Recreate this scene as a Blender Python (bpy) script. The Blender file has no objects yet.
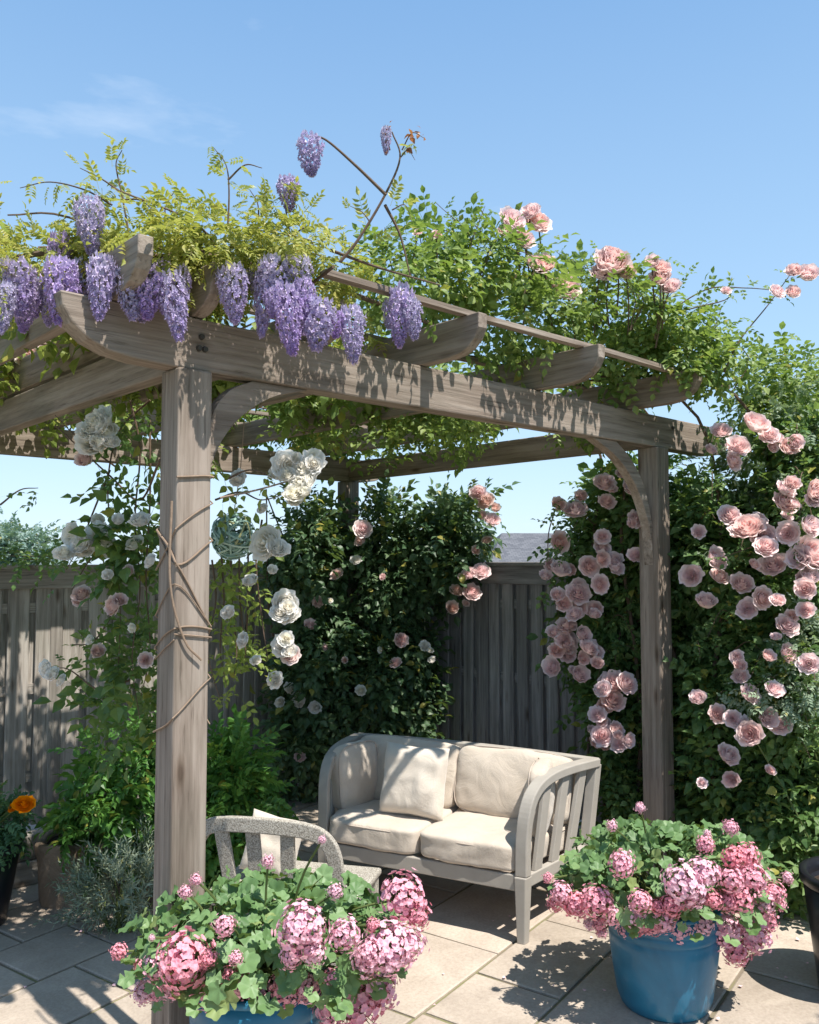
import bpy, math, numpy as np
from mathutils import Vector, Matrix, noise as mnoise
R = math.radians
rng = np.random.RandomState(7)
sc = bpy.context.scene
col = sc.collection
EYE, FPX, PITCH = 1.98, 860.0, math.atan(50/860)

# ---------------------------------------------------------------- frames
A0 = np.array([-0.845, 3.23, 0.0])
UA = R(42.5)
U = np.array([math.cos(UA), math.sin(UA), 0]); V = np.array([-math.sin(UA), math.cos(UA), 0])
def W(u, v, z=0.0): return A0 + U*u + V*v + np.array([0, 0, z])
def at(px, py, Y):
    """World point at distance Y in front of the viewpoint."""
    r, up = (px-409.5)/FPX, (512-py)/FPX
    d = np.array([r, math.cos(PITCH)-up*math.sin(PITCH), math.sin(PITCH)+up*math.cos(PITCH)])
    d = d*(Y/d[1]); return np.array([0, 0, EYE])+d

# ---------------------------------------------------------------- objects
def tag(o, label=None, cat=None, group=None, kind=None):
    if label: o['label'] = label
    if cat: o['category'] = cat
    if group: o['group'] = group
    if kind: o['kind'] = kind
    return o
def empty(name, loc, rz=0.0):
    o = bpy.data.objects.new(name, None); col.objects.link(o)
    o.empty_display_size = .1
    o.location = loc; o.rotation_euler = (0, 0, rz); return o
def link(name, me, parent=None, loc=(0, 0, 0)):
    o = bpy.data.objects.new(name, me); col.objects.link(o)
    if parent: o.parent = parent
    o.location = loc; return o

class MB:
    """collects verts and polygons (any size) quickly; build() makes ONE mesh object"""
    def __init__(s): s.v = []; s.f = []; s.m = []; s.n = 0
    def add(s, verts, faces, mat=0):
        verts = np.asarray(verts, float).reshape(-1, 3)
        if isinstance(faces, np.ndarray): groups = [faces]
        else:
            d = {}
            for f in faces: d.setdefault(len(f), []).append(f)
            groups = [np.array(x) for x in d.values()]
        for g in groups:
            s.f.append(g+s.n); s.m.append(np.full(len(g), mat, np.int32))
        s.v.append(verts); s.n += len(verts); return s
    def inst(s, tpl, mats, mat=0):
        """tpl=(verts, [faces groups]); mats Nx3x4 transforms"""
        tv, tf = tpl; N = len(mats)
        if N == 0: return s
        v = np.einsum('nij,kj->nki', mats[:, :, :3], tv)+mats[:, None, :, 3]
        k = len(tv)
        for g in tf:
            g = np.asarray(g)
            ff = (g[None]+(np.arange(N)*k)[:, None, None]).reshape(-1, g.shape[1])
            s.f.append(ff+s.n); s.m.append(np.full(len(ff), mat, np.int32))
        s.v.append(v.reshape(-1, 3)); s.n += N*k; return s
    def mesh(s, name, mats, smooth=False):
        me = bpy.data.meshes.new(name)
        v = np.concatenate(s.v).astype(np.float32)
        me.vertices.add(len(v)); me.vertices.foreach_set('co', v.ravel())
        nl = sum(g.size for g in s.f); nf = sum(len(g) for g in s.f)
        me.loops.add(nl); me.polygons.add(nf)
        idx = np.concatenate([g.ravel() for g in s.f]).astype(np.int32)
        tot = np.concatenate([np.full(len(g), g.shape[1], np.int32) for g in s.f])
        start = np.concatenate([[0], np.cumsum(tot)[:-1]]).astype(np.int32)
        me.loops.foreach_set('vertex_index', idx)
        me.polygons.foreach_set('loop_start', start)
        me.polygons.foreach_set('material_index', np.concatenate(s.m))
        me.polygons.foreach_set('use_smooth', np.full(nf, smooth, bool))
        for m in (mats if isinstance(mats, (list, tuple)) else [mats]): me.materials.append(m)
        me.update(calc_edges=True); me.validate(); return me
    def build(s, name, mats, parent=None, smooth=False, loc=(0, 0, 0)):
        return link(name, s.mesh(name, mats, smooth), parent, loc)

def bevel(o, w=.006, seg=2):
    m = o.modifiers.new('bevel', 'BEVEL'); m.width = w; m.segments = seg; m.limit_method = 'ANGLE'; return o

BOXF = [(0, 3, 2, 1), (4, 5, 6, 7), (0, 1, 5, 4), (1, 2, 6, 5), (2, 3, 7, 6), (3, 0, 4, 7)]
def box(mb, x0, x1, y0, y1, z0, z1, mat=0):
    mb.add([(x0, y0, z0), (x1, y0, z0), (x1, y1, z0), (x0, y1, z0), (x0, y0, z1), (x1, y0, z1), (x1, y1, z1), (x0, y1, z1)], BOXF, mat)
def prism(mb, poly, axis, c0, c1, mat=0):
    """poly of (a, z) extruded along the other horizontal axis from c0 to c1. axis='x': a is x."""
    n = len(poly)
    if axis == 'x': vs = [(a, c0, z) for a, z in poly]+[(a, c1, z) for a, z in poly]
    else: vs = [(c0, a, z) for a, z in poly]+[(c1, a, z) for a, z in poly]
    fs = [tuple(range(n))[::-1], tuple(range(n, 2*n))]+[(i, (i+1) % n, n+(i+1) % n, n+i) for i in range(n)]
    mb.add(vs, fs, mat)
def smoothpath(pts, n):
    pts = np.asarray(pts, float); k = len(pts)
    P = np.vstack([2*pts[0]-pts[1], pts, 2*pts[-1]-pts[-2]]); out = []
    for i in range(k-1):
        p0, p1, p2, p3 = P[i:i+4]
        for t in np.linspace(0, 1, n, endpoint=False):
            out.append(.5*((2*p1)+(-p0+p2)*t+(2*p0-5*p1+4*p2-p3)*t*t+(-p0+3*p1-3*p2+p3)*t**3))
    out.append(pts[-1]); return np.array(out)
def tube(mb, pts, r0, r1=None, sides=6, mat=0, rect=None):
    """round tube, or rect=(halfwidth, halfheight, sidevector)"""
    pts = np.asarray(pts, float); n = len(pts); r1 = r0 if r1 is None else r1
    T = np.gradient(pts, axis=0); T /= (np.linalg.norm(T, axis=1)[:, None]+1e-9)
    vs = []
    if rect is not None: sides = 4
    N = np.cross(T[0], [0, 0, 1.0])
    if np.linalg.norm(N) < .2: N = np.cross(T[0], [1.0, 0, 0])
    for i in range(n):
        if rect is not None: N = np.array(rect[2], float)
        N = N-T[i]*N.dot(T[i]); N /= np.linalg.norm(N)+1e-9; B = np.cross(T[i], N)
        if rect is not None:
            a, b = rect[0], rect[1]
            vs += [pts[i]+N*a+B*b, pts[i]-N*a+B*b, pts[i]-N*a-B*b, pts[i]+N*a-B*b]
        else:
            r = r0+(r1-r0)*i/(n-1)
            vs += [pts[i]+r*(math.cos(q)*N+math.sin(q)*B) for q in np.arange(sides)*2*math.pi/sides]
    fs = [(i*sides+j, i*sides+(j+1) % sides, (i+1)*sides+(j+1) % sides, (i+1)*sides+j) for i in range(n-1) for j in range(sides)]
    fs += [tuple(range(sides))[::-1], tuple((n-1)*sides+j for j in range(sides))]
    mb.add(vs, fs, mat)
def lathe(mb, prof, seg=48, c=(0, 0, 0), mat=0, flute=0):
    vs = []
    for r, z in prof:
        for j in range(seg):
            q = 2*math.pi*j/seg; rr = r*(1+flute*math.cos(seg/2*q))
            vs.append((c[0]+rr*math.cos(q), c[1]+rr*math.sin(q), c[2]+z))
    fs = [(i*seg+j, i*seg+(j+1) % seg, (i+1)*seg+(j+1) % seg, (i+1)*seg+j) for i in range(len(prof)-1) for j in range(seg)]
    mb.add(vs, fs, mat)

# ---------------------------------------------------------------- materials
class NT:
    def __init__(s, name):
        s.mat = bpy.data.materials.new(name); s.mat.use_nodes = True
        s.nt = s.mat.node_tree; s.n = s.nt.nodes; s.l = s.nt.links
        s.bsdf = s.n['Principled BSDF']; s.out = s.n['Material Output']
    def node(s, t, **k):
        n = s.n.new(t)
        for a, b in k.items(): setattr(n, a, b)
        return n
    def link(s, a, b): s.l.new(a, b)
    def ramp(s, fac, stops):
        r = s.node('ShaderNodeValToRGB'); el = r.color_ramp.elements
        while len(el) < len(stops): el.new(.5)
        for e, (p, c) in zip(el, stops): e.position = p; e.color = (*c, 1)
        s.link(fac, r.inputs[0]); return r.outputs[0]
    def mix(s, fac, a, b, mode='MIX'):
        m = s.node('ShaderNodeMix', data_type='RGBA', blend_type=mode)
        for sock, val in ((m.inputs[0], fac), (m.inputs[6], a), (m.inputs[7], b)):
            if hasattr(val, 'is_output'): s.link(val, sock)
            elif isinstance(val, (int, float)): sock.default_value = val
            else: sock.default_value = (*val, 1)
        return m.outputs[2]
    def math(s, op, a, b=0.0):
        m = s.node('ShaderNodeMath', operation=op)
        for i, val in enumerate((a, b)):
            if hasattr(val, 'is_output'): s.link(val, m.inputs[i])
            else: m.inputs[i].default_value = val
        return m.outputs[0]
    def noise(s, scale=5, detail=3, rough=.5, vec=None, dist=0.0):
        n = s.node('ShaderNodeTexNoise'); n.inputs['Scale'].default_value = scale
        n.inputs['Detail'].default_value = detail; n.inputs['Roughness'].default_value = rough
        n.inputs['Distortion'].default_value = dist
        if vec is not None: s.link(vec, n.inputs['Vector'])
        return n.outputs['Fac']
    def coord(s, scale=(1, 1, 1), island=False):
        tc = s.node('ShaderNodeTexCoord').outputs['Object']
        m = s.node('ShaderNodeMapping'); m.inputs['Scale'].default_value = scale; s.link(tc, m.inputs['Vector'])
        if island:
            g = s.node('ShaderNodeNewGeometry').outputs['Random Per Island']
            a = s.node('ShaderNodeVectorMath', operation='ADD'); s.link(m.outputs[0], a.inputs[0])
            k = s.node('ShaderNodeVectorMath', operation='SCALE'); c = s.node('ShaderNodeCombineXYZ')
            for i in range(3): s.link(g, c.inputs[i])
            s.link(c.outputs[0], k.inputs[0]); k.inputs['Scale'].default_value = 37.0
            s.link(k.outputs[0], a.inputs[1]); return a.outputs[0]
        return m.outputs[0]
    def bump(s, h, strength=.3, dist=.01):
        b = s.node('ShaderNodeBump'); b.inputs['Strength'].default_value = strength; b.inputs['Distance'].default_value = dist
        s.link(h, b.inputs['Height']); s.link(b.outputs[0], s.bsdf.inputs['Normal'])
    def done(s, color=None, rough=.6, spec=.5):
        if color is not None:
            if hasattr(color, 'is_output'): s.link(color, s.bsdf.inputs['Base Color'])
            else: s.bsdf.inputs['Base Color'].default_value = (*color, 1)
        if hasattr(rough, 'is_output'): s.link(rough, s.bsdf.inputs['Roughness'])
        else: s.bsdf.inputs['Roughness'].default_value = rough
        s.bsdf.inputs['Specular IOR Level'].default_value = spec
        return s.mat

def wood(name, axis, dark, mid, light, rough=.85, green=0.0, stain=.35):
    m = NT(name); sx = {'x': (1.0, 22, 22), 'y': (22, 1.0, 22), 'z': (22, 22, 1.0)}[axis]
    c = m.coord(sx, True); c2 = m.coord(tuple(x*.22+.5 for x in sx), True); cw = m.coord((1, 1, 1))
    g1 = m.noise(1.0, 5, .6, c, .6); g2 = m.noise(3.5, 4, .65, c, .3); g3 = m.noise(1.0, 4, .6, c2, 1.6); w = m.noise(1.6, 4, .6, cw)
    f = m.math('ADD', m.math('MULTIPLY', g1, .5), m.math('ADD', m.math('MULTIPLY', g2, .22), m.math('MULTIPLY', g3, .28)))
    colr = m.ramp(f, [(.36, dark), (.48, mid), (.60, light)])
    crack = m.ramp(g2, [(.30, (0.3, .27, .25)), (.40, (1, 1, 1))])
    colr = m.mix(.6, colr, crack, 'MULTIPLY')
    vo = m.node('ShaderNodeTexVoronoi'); vo.inputs['Scale'].default_value = 1.0
    m.link(m.coord(tuple(2.2 if q < 5 else 7.5 for q in sx), True), vo.inputs['Vector'])
    kn = m.ramp(m.math('ADD', vo.outputs['Distance'], m.math('MULTIPLY', g2, .06)), [(.085, (.30, .24, .2)), (.15, (.75, .7, .66)), (.21, (1, 1, 1))]); colr = m.mix(.85, colr, kn, 'MULTIPLY')
    st = m.ramp(w, [(.35, (.62, .6, .58)), (.62, (1, 1, 1))])
    colr = m.mix(stain, colr, st, 'MULTIPLY')
    if green:
        gf = m.ramp(m.noise(2.3, 3, .6, cw), [(.45, (0, 0, 0)), (.7, (1, 1, 1))])
        colr = m.mix(m.math('MULTIPLY', gf, green), colr, (.12, .17, .12))
    isl = m.node('ShaderNodeNewGeometry').outputs['Random Per Island']
    br = m.math('ADD', m.math('MULTIPLY', isl, .38), .80)
    hv = m.node('ShaderNodeHueSaturation'); m.link(colr, hv.inputs['Color']); m.link(br, hv.inputs['Value'])
    m.bump(m.math('ADD', g1, g2), .55, .006)
    return m.done(hv.outputs[0], rough, .25)

PD, PM, PL = (.16, .124, .10), (.27, .216, .178), (.39, .325, .278)
WX, WY, WZ = [wood('weathered_timber_'+a, a, PD, PM, PL, green=.12) for a in 'xyz']
FX, FY, FZ = [wood('fence_timber_'+a, a, (.16, .138, .118), (.31, .275, .24), (.46, .42, .375), green=.15) for a in 'xyz']
FDX, FDY, FDZ = [wood('dark_fence_timber_'+a, a, (.13, .122, .12), (.22, .208, .205), (.32, .305, .30), green=.1) for a in 'xyz']
SOFW = None

def leafmat(name, c1, c2, c3, trans=.35, rough=.45, tcol=None, cl=1.2):
    m = NT(name)
    isl = m.node('ShaderNodeNewGeometry').outputs['Random Per Island']
    cn = m.noise(cl, 2, .5, m.coord())
    f = m.math('ADD', m.math('MULTIPLY', isl, .55), m.math('MULTIPLY', cn, .5))
    colr = m.ramp(f, [(.15, c1), (.5, c2), (.9, c3)])
    odd = m.math('GREATER_THAN', isl, .965); colr = m.mix(m.math('MULTIPLY', odd, .7 if name != 'geranium_leaf' else .25), colr, (.36, .30, .05))
    m.done(colr, rough, .4)
    t = m.node('ShaderNodeBsdfTranslucent')
    tc = m.mix(.5, colr, tcol or (.35, .5, .06)); m.link(tc, t.inputs['Color'])
    mx = m.node('ShaderNodeMixShader'); mx.inputs[0].default_value = trans
    m.link(m.bsdf.outputs[0], mx.inputs[1]); m.link(t.outputs[0], mx.inputs[2]); m.link(mx.outputs[0], m.out.inputs[0])
    return m.mat
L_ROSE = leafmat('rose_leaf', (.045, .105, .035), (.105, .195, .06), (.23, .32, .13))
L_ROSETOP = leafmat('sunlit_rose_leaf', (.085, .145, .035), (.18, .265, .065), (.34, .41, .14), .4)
L_DARK = leafmat('dark_rose_leaf', (.03, .07, .032), (.065, .125, .055), (.15, .21, .11), .25)
L_WIST = leafmat('wisteria_leaf', (.20, .25, .05), (.36, .38, .09), (.52, .46, .13), .45, tcol=(.5, .55, .08))
L_CANOPY = leafmat('canopy_leaf', (.11, .17, .035), (.20, .28, .06), (.34, .38, .11), .45, tcol=(.5, .6, .1))
L_HANG = leafmat('climber_leaf', (.04, .10, .035), (.09, .17, .05), (.17, .25, .08), .35)
L_FERN = leafmat('bright_shrub_leaf', (.04, .12, .025), (.075, .20, .035), (.13, .28, .06), .35)
L_GERA = leafmat('geranium_leaf', (.07, .14, .05), (.135, .24, .09), (.22, .33, .15), .25, .5)
L_LAV = leafmat('grey_green_needle', (.14, .19, .13), (.22, .27, .19), (.32, .36, .27), .15, .7)
L_SILV = leafmat('silver_leaf', (.13, .20, .12), (.23, .31, .20), (.40, .46, .34), .25, .6)
L_TEAL = leafmat('blue_green_blade', (.16, .30, .24), (.32, .48, .40), (.55, .68, .60), .2, .6)
L_TREE = leafmat('tree_leaf', (.03, .07, .025), (.06, .12, .04), (.10, .17, .06), .3)
L_FAR = leafmat('far_tree_leaf', (.13, .21, .19), (.19, .28, .25), (.25, .34, .30), .3)

def petalmat(name, edge, centre, R0, trans=.3, var=.12):
    m = NT(name)
    tc = m.node('ShaderNodeTexCoord').outputs['Object']
    ln = m.node('ShaderNodeVectorMath', operation='LENGTH'); m.link(tc, ln.inputs[0])
    f = m.math('DIVIDE', ln.outputs['Value'], R0)
    c = m.ramp(f, [(.15, centre), (.85, edge)])
    rnd = m.node('ShaderNodeObjectInfo').outputs['Random']
    isl = m.node('ShaderNodeNewGeometry').outputs['Random Per Island']
    hv = m.node('ShaderNodeHueSaturation'); m.link(c, hv.inputs['Color'])
    m.link(m.math('ADD', m.math('ADD', m.math('MULTIPLY', rnd, .45), m.math('MULTIPLY', isl, .2)), .52), hv.inputs['Saturation'])
    m.link(m.math('ADD', m.math('MULTIPLY', isl, var), 1-var/2), hv.inputs['Value'])
    m.link(m.math('ADD', m.math('MULTIPLY', rnd, .03), .483), hv.inputs['Hue'])
    m.done(hv.outputs[0], .6, .25)
    t = m.node('ShaderNodeBsdfTranslucent'); m.link(hv.outputs[0], t.inputs['Color'])
    mx = m.node('ShaderNodeMixShader'); mx.inputs[0].default_value = trans
    m.link(m.bsdf.outputs[0], mx.inputs[1]); m.link(t.outputs[0], mx.inputs[2]); m.link(mx.outputs[0], m.out.inputs[0])
    return m.mat
P_PINK = petalmat('pink_rose_petal', (.95, .755, .73), (.94, .61, .59), 1.0)
P_DEEP = petalmat('deep_pink_rose_petal', (.82, .36, .42), (.74, .24, .30), 1.0)
P_WHITE = petalmat('cream_rose_petal', (.93, .91, .87), (.92, .86, .72), 1.0, .45, .05)
P_BLUSH = petalmat('blush_rose_petal', (.85, .68, .62), (.82, .50, .42), 1.0)
P_WIST = petalmat('wisteria_petal', (.43, .31, .62), (.60, .50, .74), 1.1, .3, .4)
P_GERA = petalmat('geranium_petal', (.89, .41, .51), (.84, .33, .44), 1.0, .35, .2)
def plain(name, c, rough=.6, spec=.4, nz=0.0, ns=20, bump=0.0):
    m = NT(name)
    if nz:
        f = m.noise(ns, 4, .6, m.coord()); cc = m.mix(f, tuple(x*(1-nz) for x in c), tuple(min(1, x*(1+nz)) for x in c))
        if bump: m.bump(f, bump, .004)
        return m.done(cc, rough, spec)
    return m.done(c, rough, spec)
P_ORANGE = plain('marigold_petal', (.95, .27, .0), .7, .1, .1)
M_STEM = plain('green_stem', (.10, .13, .04), .6, .3, .4)
M_BARK = plain('woody_stem', (.13, .09, .065), .9, .2, .45, 40, .6)
M_VINE = plain('pale_bare_vine', (.26, .19, .14), .9, .2, .35, 40, .5)
M_REDSHOOT = plain('red_young_shoot', (.25, .09, .05), .6, .3, .3)
SOFW = plain('grey_painted_timber', (.34, .312, .275), .75, .3, .16, 9, .25)
M_SOIL = plain('soil', (.045, .032, .024), .95, .1, .5, 60, .8)
M_BOLT = plain('bolt_steel', (.05, .045, .04), .6, .5)
M_BLACK = plain('black_glaze', (.012, .013, .017), .28, .5)

# ---------------------------------------------------------------- plant templates
def rotm(dirs, ups):
    """matrices with local Y -> dirs, local Z ~ ups"""
    d = dirs/(np.linalg.norm(dirs, axis=1)[:, None]+1e-9)
    x = np.cross(d, ups); x /= (np.linalg.norm(x, axis=1)[:, None]+1e-9)
    z = np.cross(x, d)
    return np.stack([x, d, z], axis=2)
def xf(pos, dirs, ups, scale):
    M = rotm(dirs, ups)*np.asarray(scale).reshape(-1, 1, 1)
    return np.concatenate([M, pos[:, :, None]], axis=2)
def leaf(w=.5, fold=.12, curl=.12):
    v = np.array([(0, 0, 0), (-.5*w*.8, .25, fold*.8), (-.5*w, .55, fold), (0, 1, -curl), (.5*w, .55, fold), (.5*w*.8, .25, fold*.8), (0, .5, .03)])
    f4 = np.array([(0, 6, 2, 1), (0, 5, 4, 6)]); f3 = np.array([(6, 3, 2), (6, 4, 3)])
    return v, [f4, f3]
def combine(parts):
    vs, gs, n = [], {}, 0
    for v, fs in parts:
        vs.append(v)
        for g in fs: gs.setdefault(g.shape[1], []).append(np.asarray(g)+n)
        n += len(v)
    return np.concatenate(vs), [np.concatenate(g) for g in gs.values()]
def place(tpl, pos, d, up, s):
    M = xf(np.array([pos], float), np.array([d], float), np.array([up], float), [s])[0]
    return tpl[0]@M[:, :3].T+M[:, 3], tpl[1]
def compound(n_pairs, size, w=.5, droop=.25, spread=.9):
    lf = leaf(w); parts = []
    L = 1.0
    for i in range(n_pairs):
        t = .28+.62*i/max(1, n_pairs-.3)
        for s in (-1, 1):
            parts.append(place(lf, (0, t*L, -droop*t*t), (s*spread, .55+rng.uniform(-.15, .15), -.15+rng.uniform(-.15, .1)), (rng.uniform(-.25, .25), rng.uniform(-.2, .2), 1), size*rng.uniform(.85, 1.1)))
    parts.append(place(lf, (0, .95*L, -droop*.9), (rng.uniform(-.2, .2), 1, -droop), (0, 0, 1), size*1.1))
    st = np.array([(-.008, 0, 0), (.008, 0, 0), (.006, .5, -droop*.25), (-.006, .5, -droop*.25), (.003, .95, -droop*.9), (-.003, .95, -droop*.9)])
    parts.append((st, [np.array([(0, 1, 2, 3), (3, 2, 4, 5)])]))
    return combine(parts)
T_ROSE = [compound(2, .42, .62, .2) for _ in range(4)]
T_WIST = [compound(5, .30, .42, .35, 1.0) for _ in range(4)]
T_FERN = [compound(4, .34, .5, .3, .9) for _ in range(4)]
T_SINGLE = [leaf(.55, .12, .1), leaf(.62, .08, .2)]
def needles():
    parts = []
    for k in range(14):
        t = .1+.85*k/13; a = k*2.4
        parts.append(place(leaf(.16, .02, .02), (0, t, 0), (math.cos(a)*.8, .7, math.sin(a)*.8), (0, 1, .2), .28))
    return combine(parts)
T_NEED = [needles()]
def geraleaf(sd):
    r = np.random.RandomState(sd); n = 21; vs = [(0, 0, -.06)]
    for k in range(n):
        a = -math.pi/2+.25+(2*math.pi-.5)*k/(n-1)
        rr = .5*(1+.12*math.cos(k/(n-1)*2*math.pi*5))*(1+r.uniform(-.04, .04))
        vs.append((rr*math.cos(a), rr*math.sin(a)+.15, .06*math.cos(5*a)+.05))
    for k in range(n):
        x, y, z = vs[1+k]; vs.append((x*.55, (y-.15)*.55+.07, .03+z*.3))
    f3 = [(0, 1+n+k, 2+n+k) for k in range(n-1)]; f4 = [(1+n+k, 1+k, 2+k, 2+n+k) for k in range(n-1)]
    return np.array(vs), [np.array(f3), np.array(f4)]
T_GERA = [geraleaf(k) for k in range(3)]

def rose_bloom(sd, openness=1.0, ruf=.02):
    r = np.random.RandomState(sd); mb = MB()
    for k, cnt in enumerate((3, 4, 5, 6, 7, 7)):
        q = k/5
        Rk = .14+.84*q**.95*(.85+.15*openness); Hk = .50-.42*q*openness
        for i in range(cnt):
            a0 = 2*math.pi*(i+r.uniform(-.2, .2))/cnt+k*.7; w = math.pi/cnt*1.45
            nt, ns = 5, 5; vs = []
            rr, hh = Rk*r.uniform(.9, 1.1), Hk*r.uniform(.88, 1.12)
            for a in range(nt+1):
                t = a/nt
                rad = rr*math.sin(min(1, t*1.05)*math.pi/2)**.62*(1+.10*q*t**5)+.012
                z = -.50+(hh+.50)*t**1.15-.16*q*t**6
                sw = w*(.55+.45*math.sin(min(1, t*1.15)*math.pi/2))*(1 if t < .9 else .78)
                for b in range(ns+1):
                    s = (b/ns-.5)*2; an = a0+s*sw
                    rf = 1+.05*math.sin(9*an+sd+k*3)*t+r.uniform(-ruf, ruf)
                    zz = z+.05*t*math.cos(7*an+k*2)+r.uniform(-ruf, ruf)*t-.10*abs(s)**2*t*(1-q)
                    vs.append((rad*rf*math.cos(an), rad*rf*math.sin(an), zz))
            mb.add(vs, [(a*(ns+1)+b, a*(ns+1)+b+1, (a+1)*(ns+1)+b+1, (a+1)*(ns+1)+b) for a in range(nt) for b in range(ns)])
    return mb
ROSES = {}
for nm, mt in (('pink', P_PINK), ('deep', P_DEEP), ('white', P_WHITE), ('blush', P_BLUSH)):
    ROSES[nm] = [rose_bloom(s, o,   .05 if nm in ('white', 'blush') else .04).mesh('rose_bloom_'+nm, mt, True) for s, o in ((1, 1.0), (5, .85), (9, .7), (13, .45), (17, .2))]
def wist_raceme(sd):
    r = np.random.RandomState(sd); mb = MB()
    wing = leaf(.8, .2, .05); N = 300; P, D, Up, S = [], [], [], []
    for i in range(N):
        t = (i/N)**.85; a = i*2.39996+r.uniform(-.3, .3)
        env = .27*(math.sin(min(1, t*3.2+.28)*math.pi/2))*(1-t**2.0)**.75+.025
        rad = env*r.uniform(.65, 1.08); z = -t*1.0+r.uniform(-.02, .02)
        o = np.array([math.cos(a), math.sin(a), 0])
        p = np.array([rad*o[0], rad*o[1], z]); sz = .115*(1-.4*t)*r.uniform(.8, 1.15)
        for dd, uu, s in ((o*.5+np.array([0, 0, .8]), o, 1.0), (o*1.0+np.array([0, 0, -.35])+np.array([-o[1], o[0], 0])*.4, np.array([0, 0, 1.0]), .8), (o*1.0+np.array([0, 0, -.45])-np.array([-o[1], o[0], 0])*.4, np.array([0, 0, 1.0]), .8)):
            P.append(p); D.append(dd+r.uniform(-.25, .25, 3)); Up.append(uu+r.uniform(-.2, .2, 3)); S.append(sz*s)
    mb.inst(wing, xf(np.array(P), np.array(D), np.array(Up), S))
    tube(mb, [(0, 0, .06), (0, 0, -.5), (0, 0, -.98)], .008, .004, 5, 1)
    return mb.mesh('wisteria_raceme', [P_WIST, M_STEM], False)
WISTS = [wist_raceme(s) for s in (1, 2, 3)]
def gera_head(sd):
    r = np.random.RandomState(sd); mb = MB(); pet = leaf(.95, .07, .08); P, D, Up, S = [], [], [], []
    N = 185
    for i in range(N):
        z = 1-1.55*(i+.5)/N; q = math.sqrt(max(0, 1-z*z)); a = i*2.39996
        n = np.array([q*math.cos(a), q*math.sin(a), z]); n += r.uniform(-.13, .13, 3); rad = .80*r.uniform(.58, 1.12)*(1+.13*math.sin(3*a+sd)*math.cos(2.5*z+sd))
        c = n*rad; n = n/np.linalg.norm(n)
        tx = np.cross(n, [0.1, .2, 1]); tx /= np.linalg.norm(tx); ty = np.cross(n, tx)
        ph = r.uniform(0, 6)
        for k in range(5):
            b = ph+k*2*math.pi/5; d = tx*math.cos(b)+ty*math.sin(b)+n*.35
            P.append(c); D.append(d); Up.append(n+r.uniform(-.15, .15, 3)); S.append(.135*r.uniform(.8, 1.25))
        if i % 2 == 0: tube(mb, [(0, 0, -.5), c*.55+np.array([0, 0, -.05]), c], .015, .012, 4, 1)
    mb.inst(pet, xf(np.array(P), np.array(D), np.array(Up), S))
    return mb.mesh('geranium_head', [P_GERA, M_STEM], False)
GERAS = [gera_head(s) for s in (1, 2, 3)]

def rand_unit(n):
    v = rng.normal(size=(n, 3)); return v/np.linalg.norm(v, axis=1)[:, None]
def ell_px(x0, y0, x1, y1, Y, rd):
    c = at((x0+x1)/2, (y0+y1)/2, Y)
    return c, np.array([abs(x1-x0)/2/FPX*Y, rd, abs(y1-y0)/2/FPX*Y])
def clumpy(ells, dens, shell=(.55, 1.05), clump=.16, per=9):
    """points + outward normals, gathered in twig-end clumps inside ellipsoids. dens: sprigs per m2 of surface"""
    P, Nn = [], []
    for c, r in ells:
        a = 4*math.pi*((r[0]*r[1])**1.6/3+(r[0]*r[2])**1.6/3+(r[1]*r[2])**1.6/3)**(1/1.6)
        k = max(3, int(a*dens/per))
        n = rand_unit(k); s = rng.uniform(shell[0]**2, shell[1]**2, k)**.5
        s *= 1+.18*np.sin(n[:, 0]*7+c[0]*9)*np.cos(n[:, 2]*6+c[2]*5)
        cc = c+n*r*s[:, None]
        cnt = rng.poisson(per, k)+1
        idx = np.repeat(np.arange(k), cnt)
        pp = cc[idx]+rng.normal(size=(len(idx), 3))*clump*.55
        nn = n[idx]/r; nn /= np.linalg.norm(nn, axis=1)[:, None]
        P.append(pp); Nn.append(nn)
    return np.concatenate(P), np.concatenate(Nn)
def leafy(mb, P, Nn, tpls, size, up=.6, rnd=.8, droop=.25, mat=0, svar=.48):
    n = len(P); d = Nn+rand_unit(n)*rnd+np.array([0, 0, -droop])
    ups = np.array([0, 0, up])+Nn*.5+rand_unit(n)*.45
    s = size*rng.uniform(1-svar, 1+svar, n)
    M = xf(P, d, ups, s); pick = rng.randint(0, len(tpls), n)
    for k, t in enumerate(tpls): mb.inst(t, M[pick == k], mat)
def above(P, N, z0):
    k = P[:, 2] > z0; return P[k], N[k]
def bloom(parent, name, meshes, p, size, face=None, i=[0]):
    i[0] += 1
    o = link(name, meshes[(i[0]*7) % len(meshes)], parent)
    pl = Vector(parent.location)
    o.location = Vector(p)-pl
    if face is None: face = (rng.uniform(-.7, .5), -1+rng.uniform(-.3, .3), .55+rng.uniform(-.5, .5))
    q = Vector(face).to_track_quat('Z', 'Y'); o.rotation_mode = 'QUATERNION'
    o.rotation_quaternion = q @ Vector((0, 0, 1)).rotation_difference(Vector((0, 0, 1)))
    sp = rng.uniform(0, 6.28); o.rotation_quaternion = q @ __import__('mathutils').Quaternion((0, 0, 1), sp)
    s = size*rng.choice([.62, .8, .9, 1.0, 1.05])*rng.uniform(.92, 1.05); o.scale = (s, s*rng.uniform(.9, 1.05), s*rng.uniform(.95, 1.25)); return o

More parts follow.
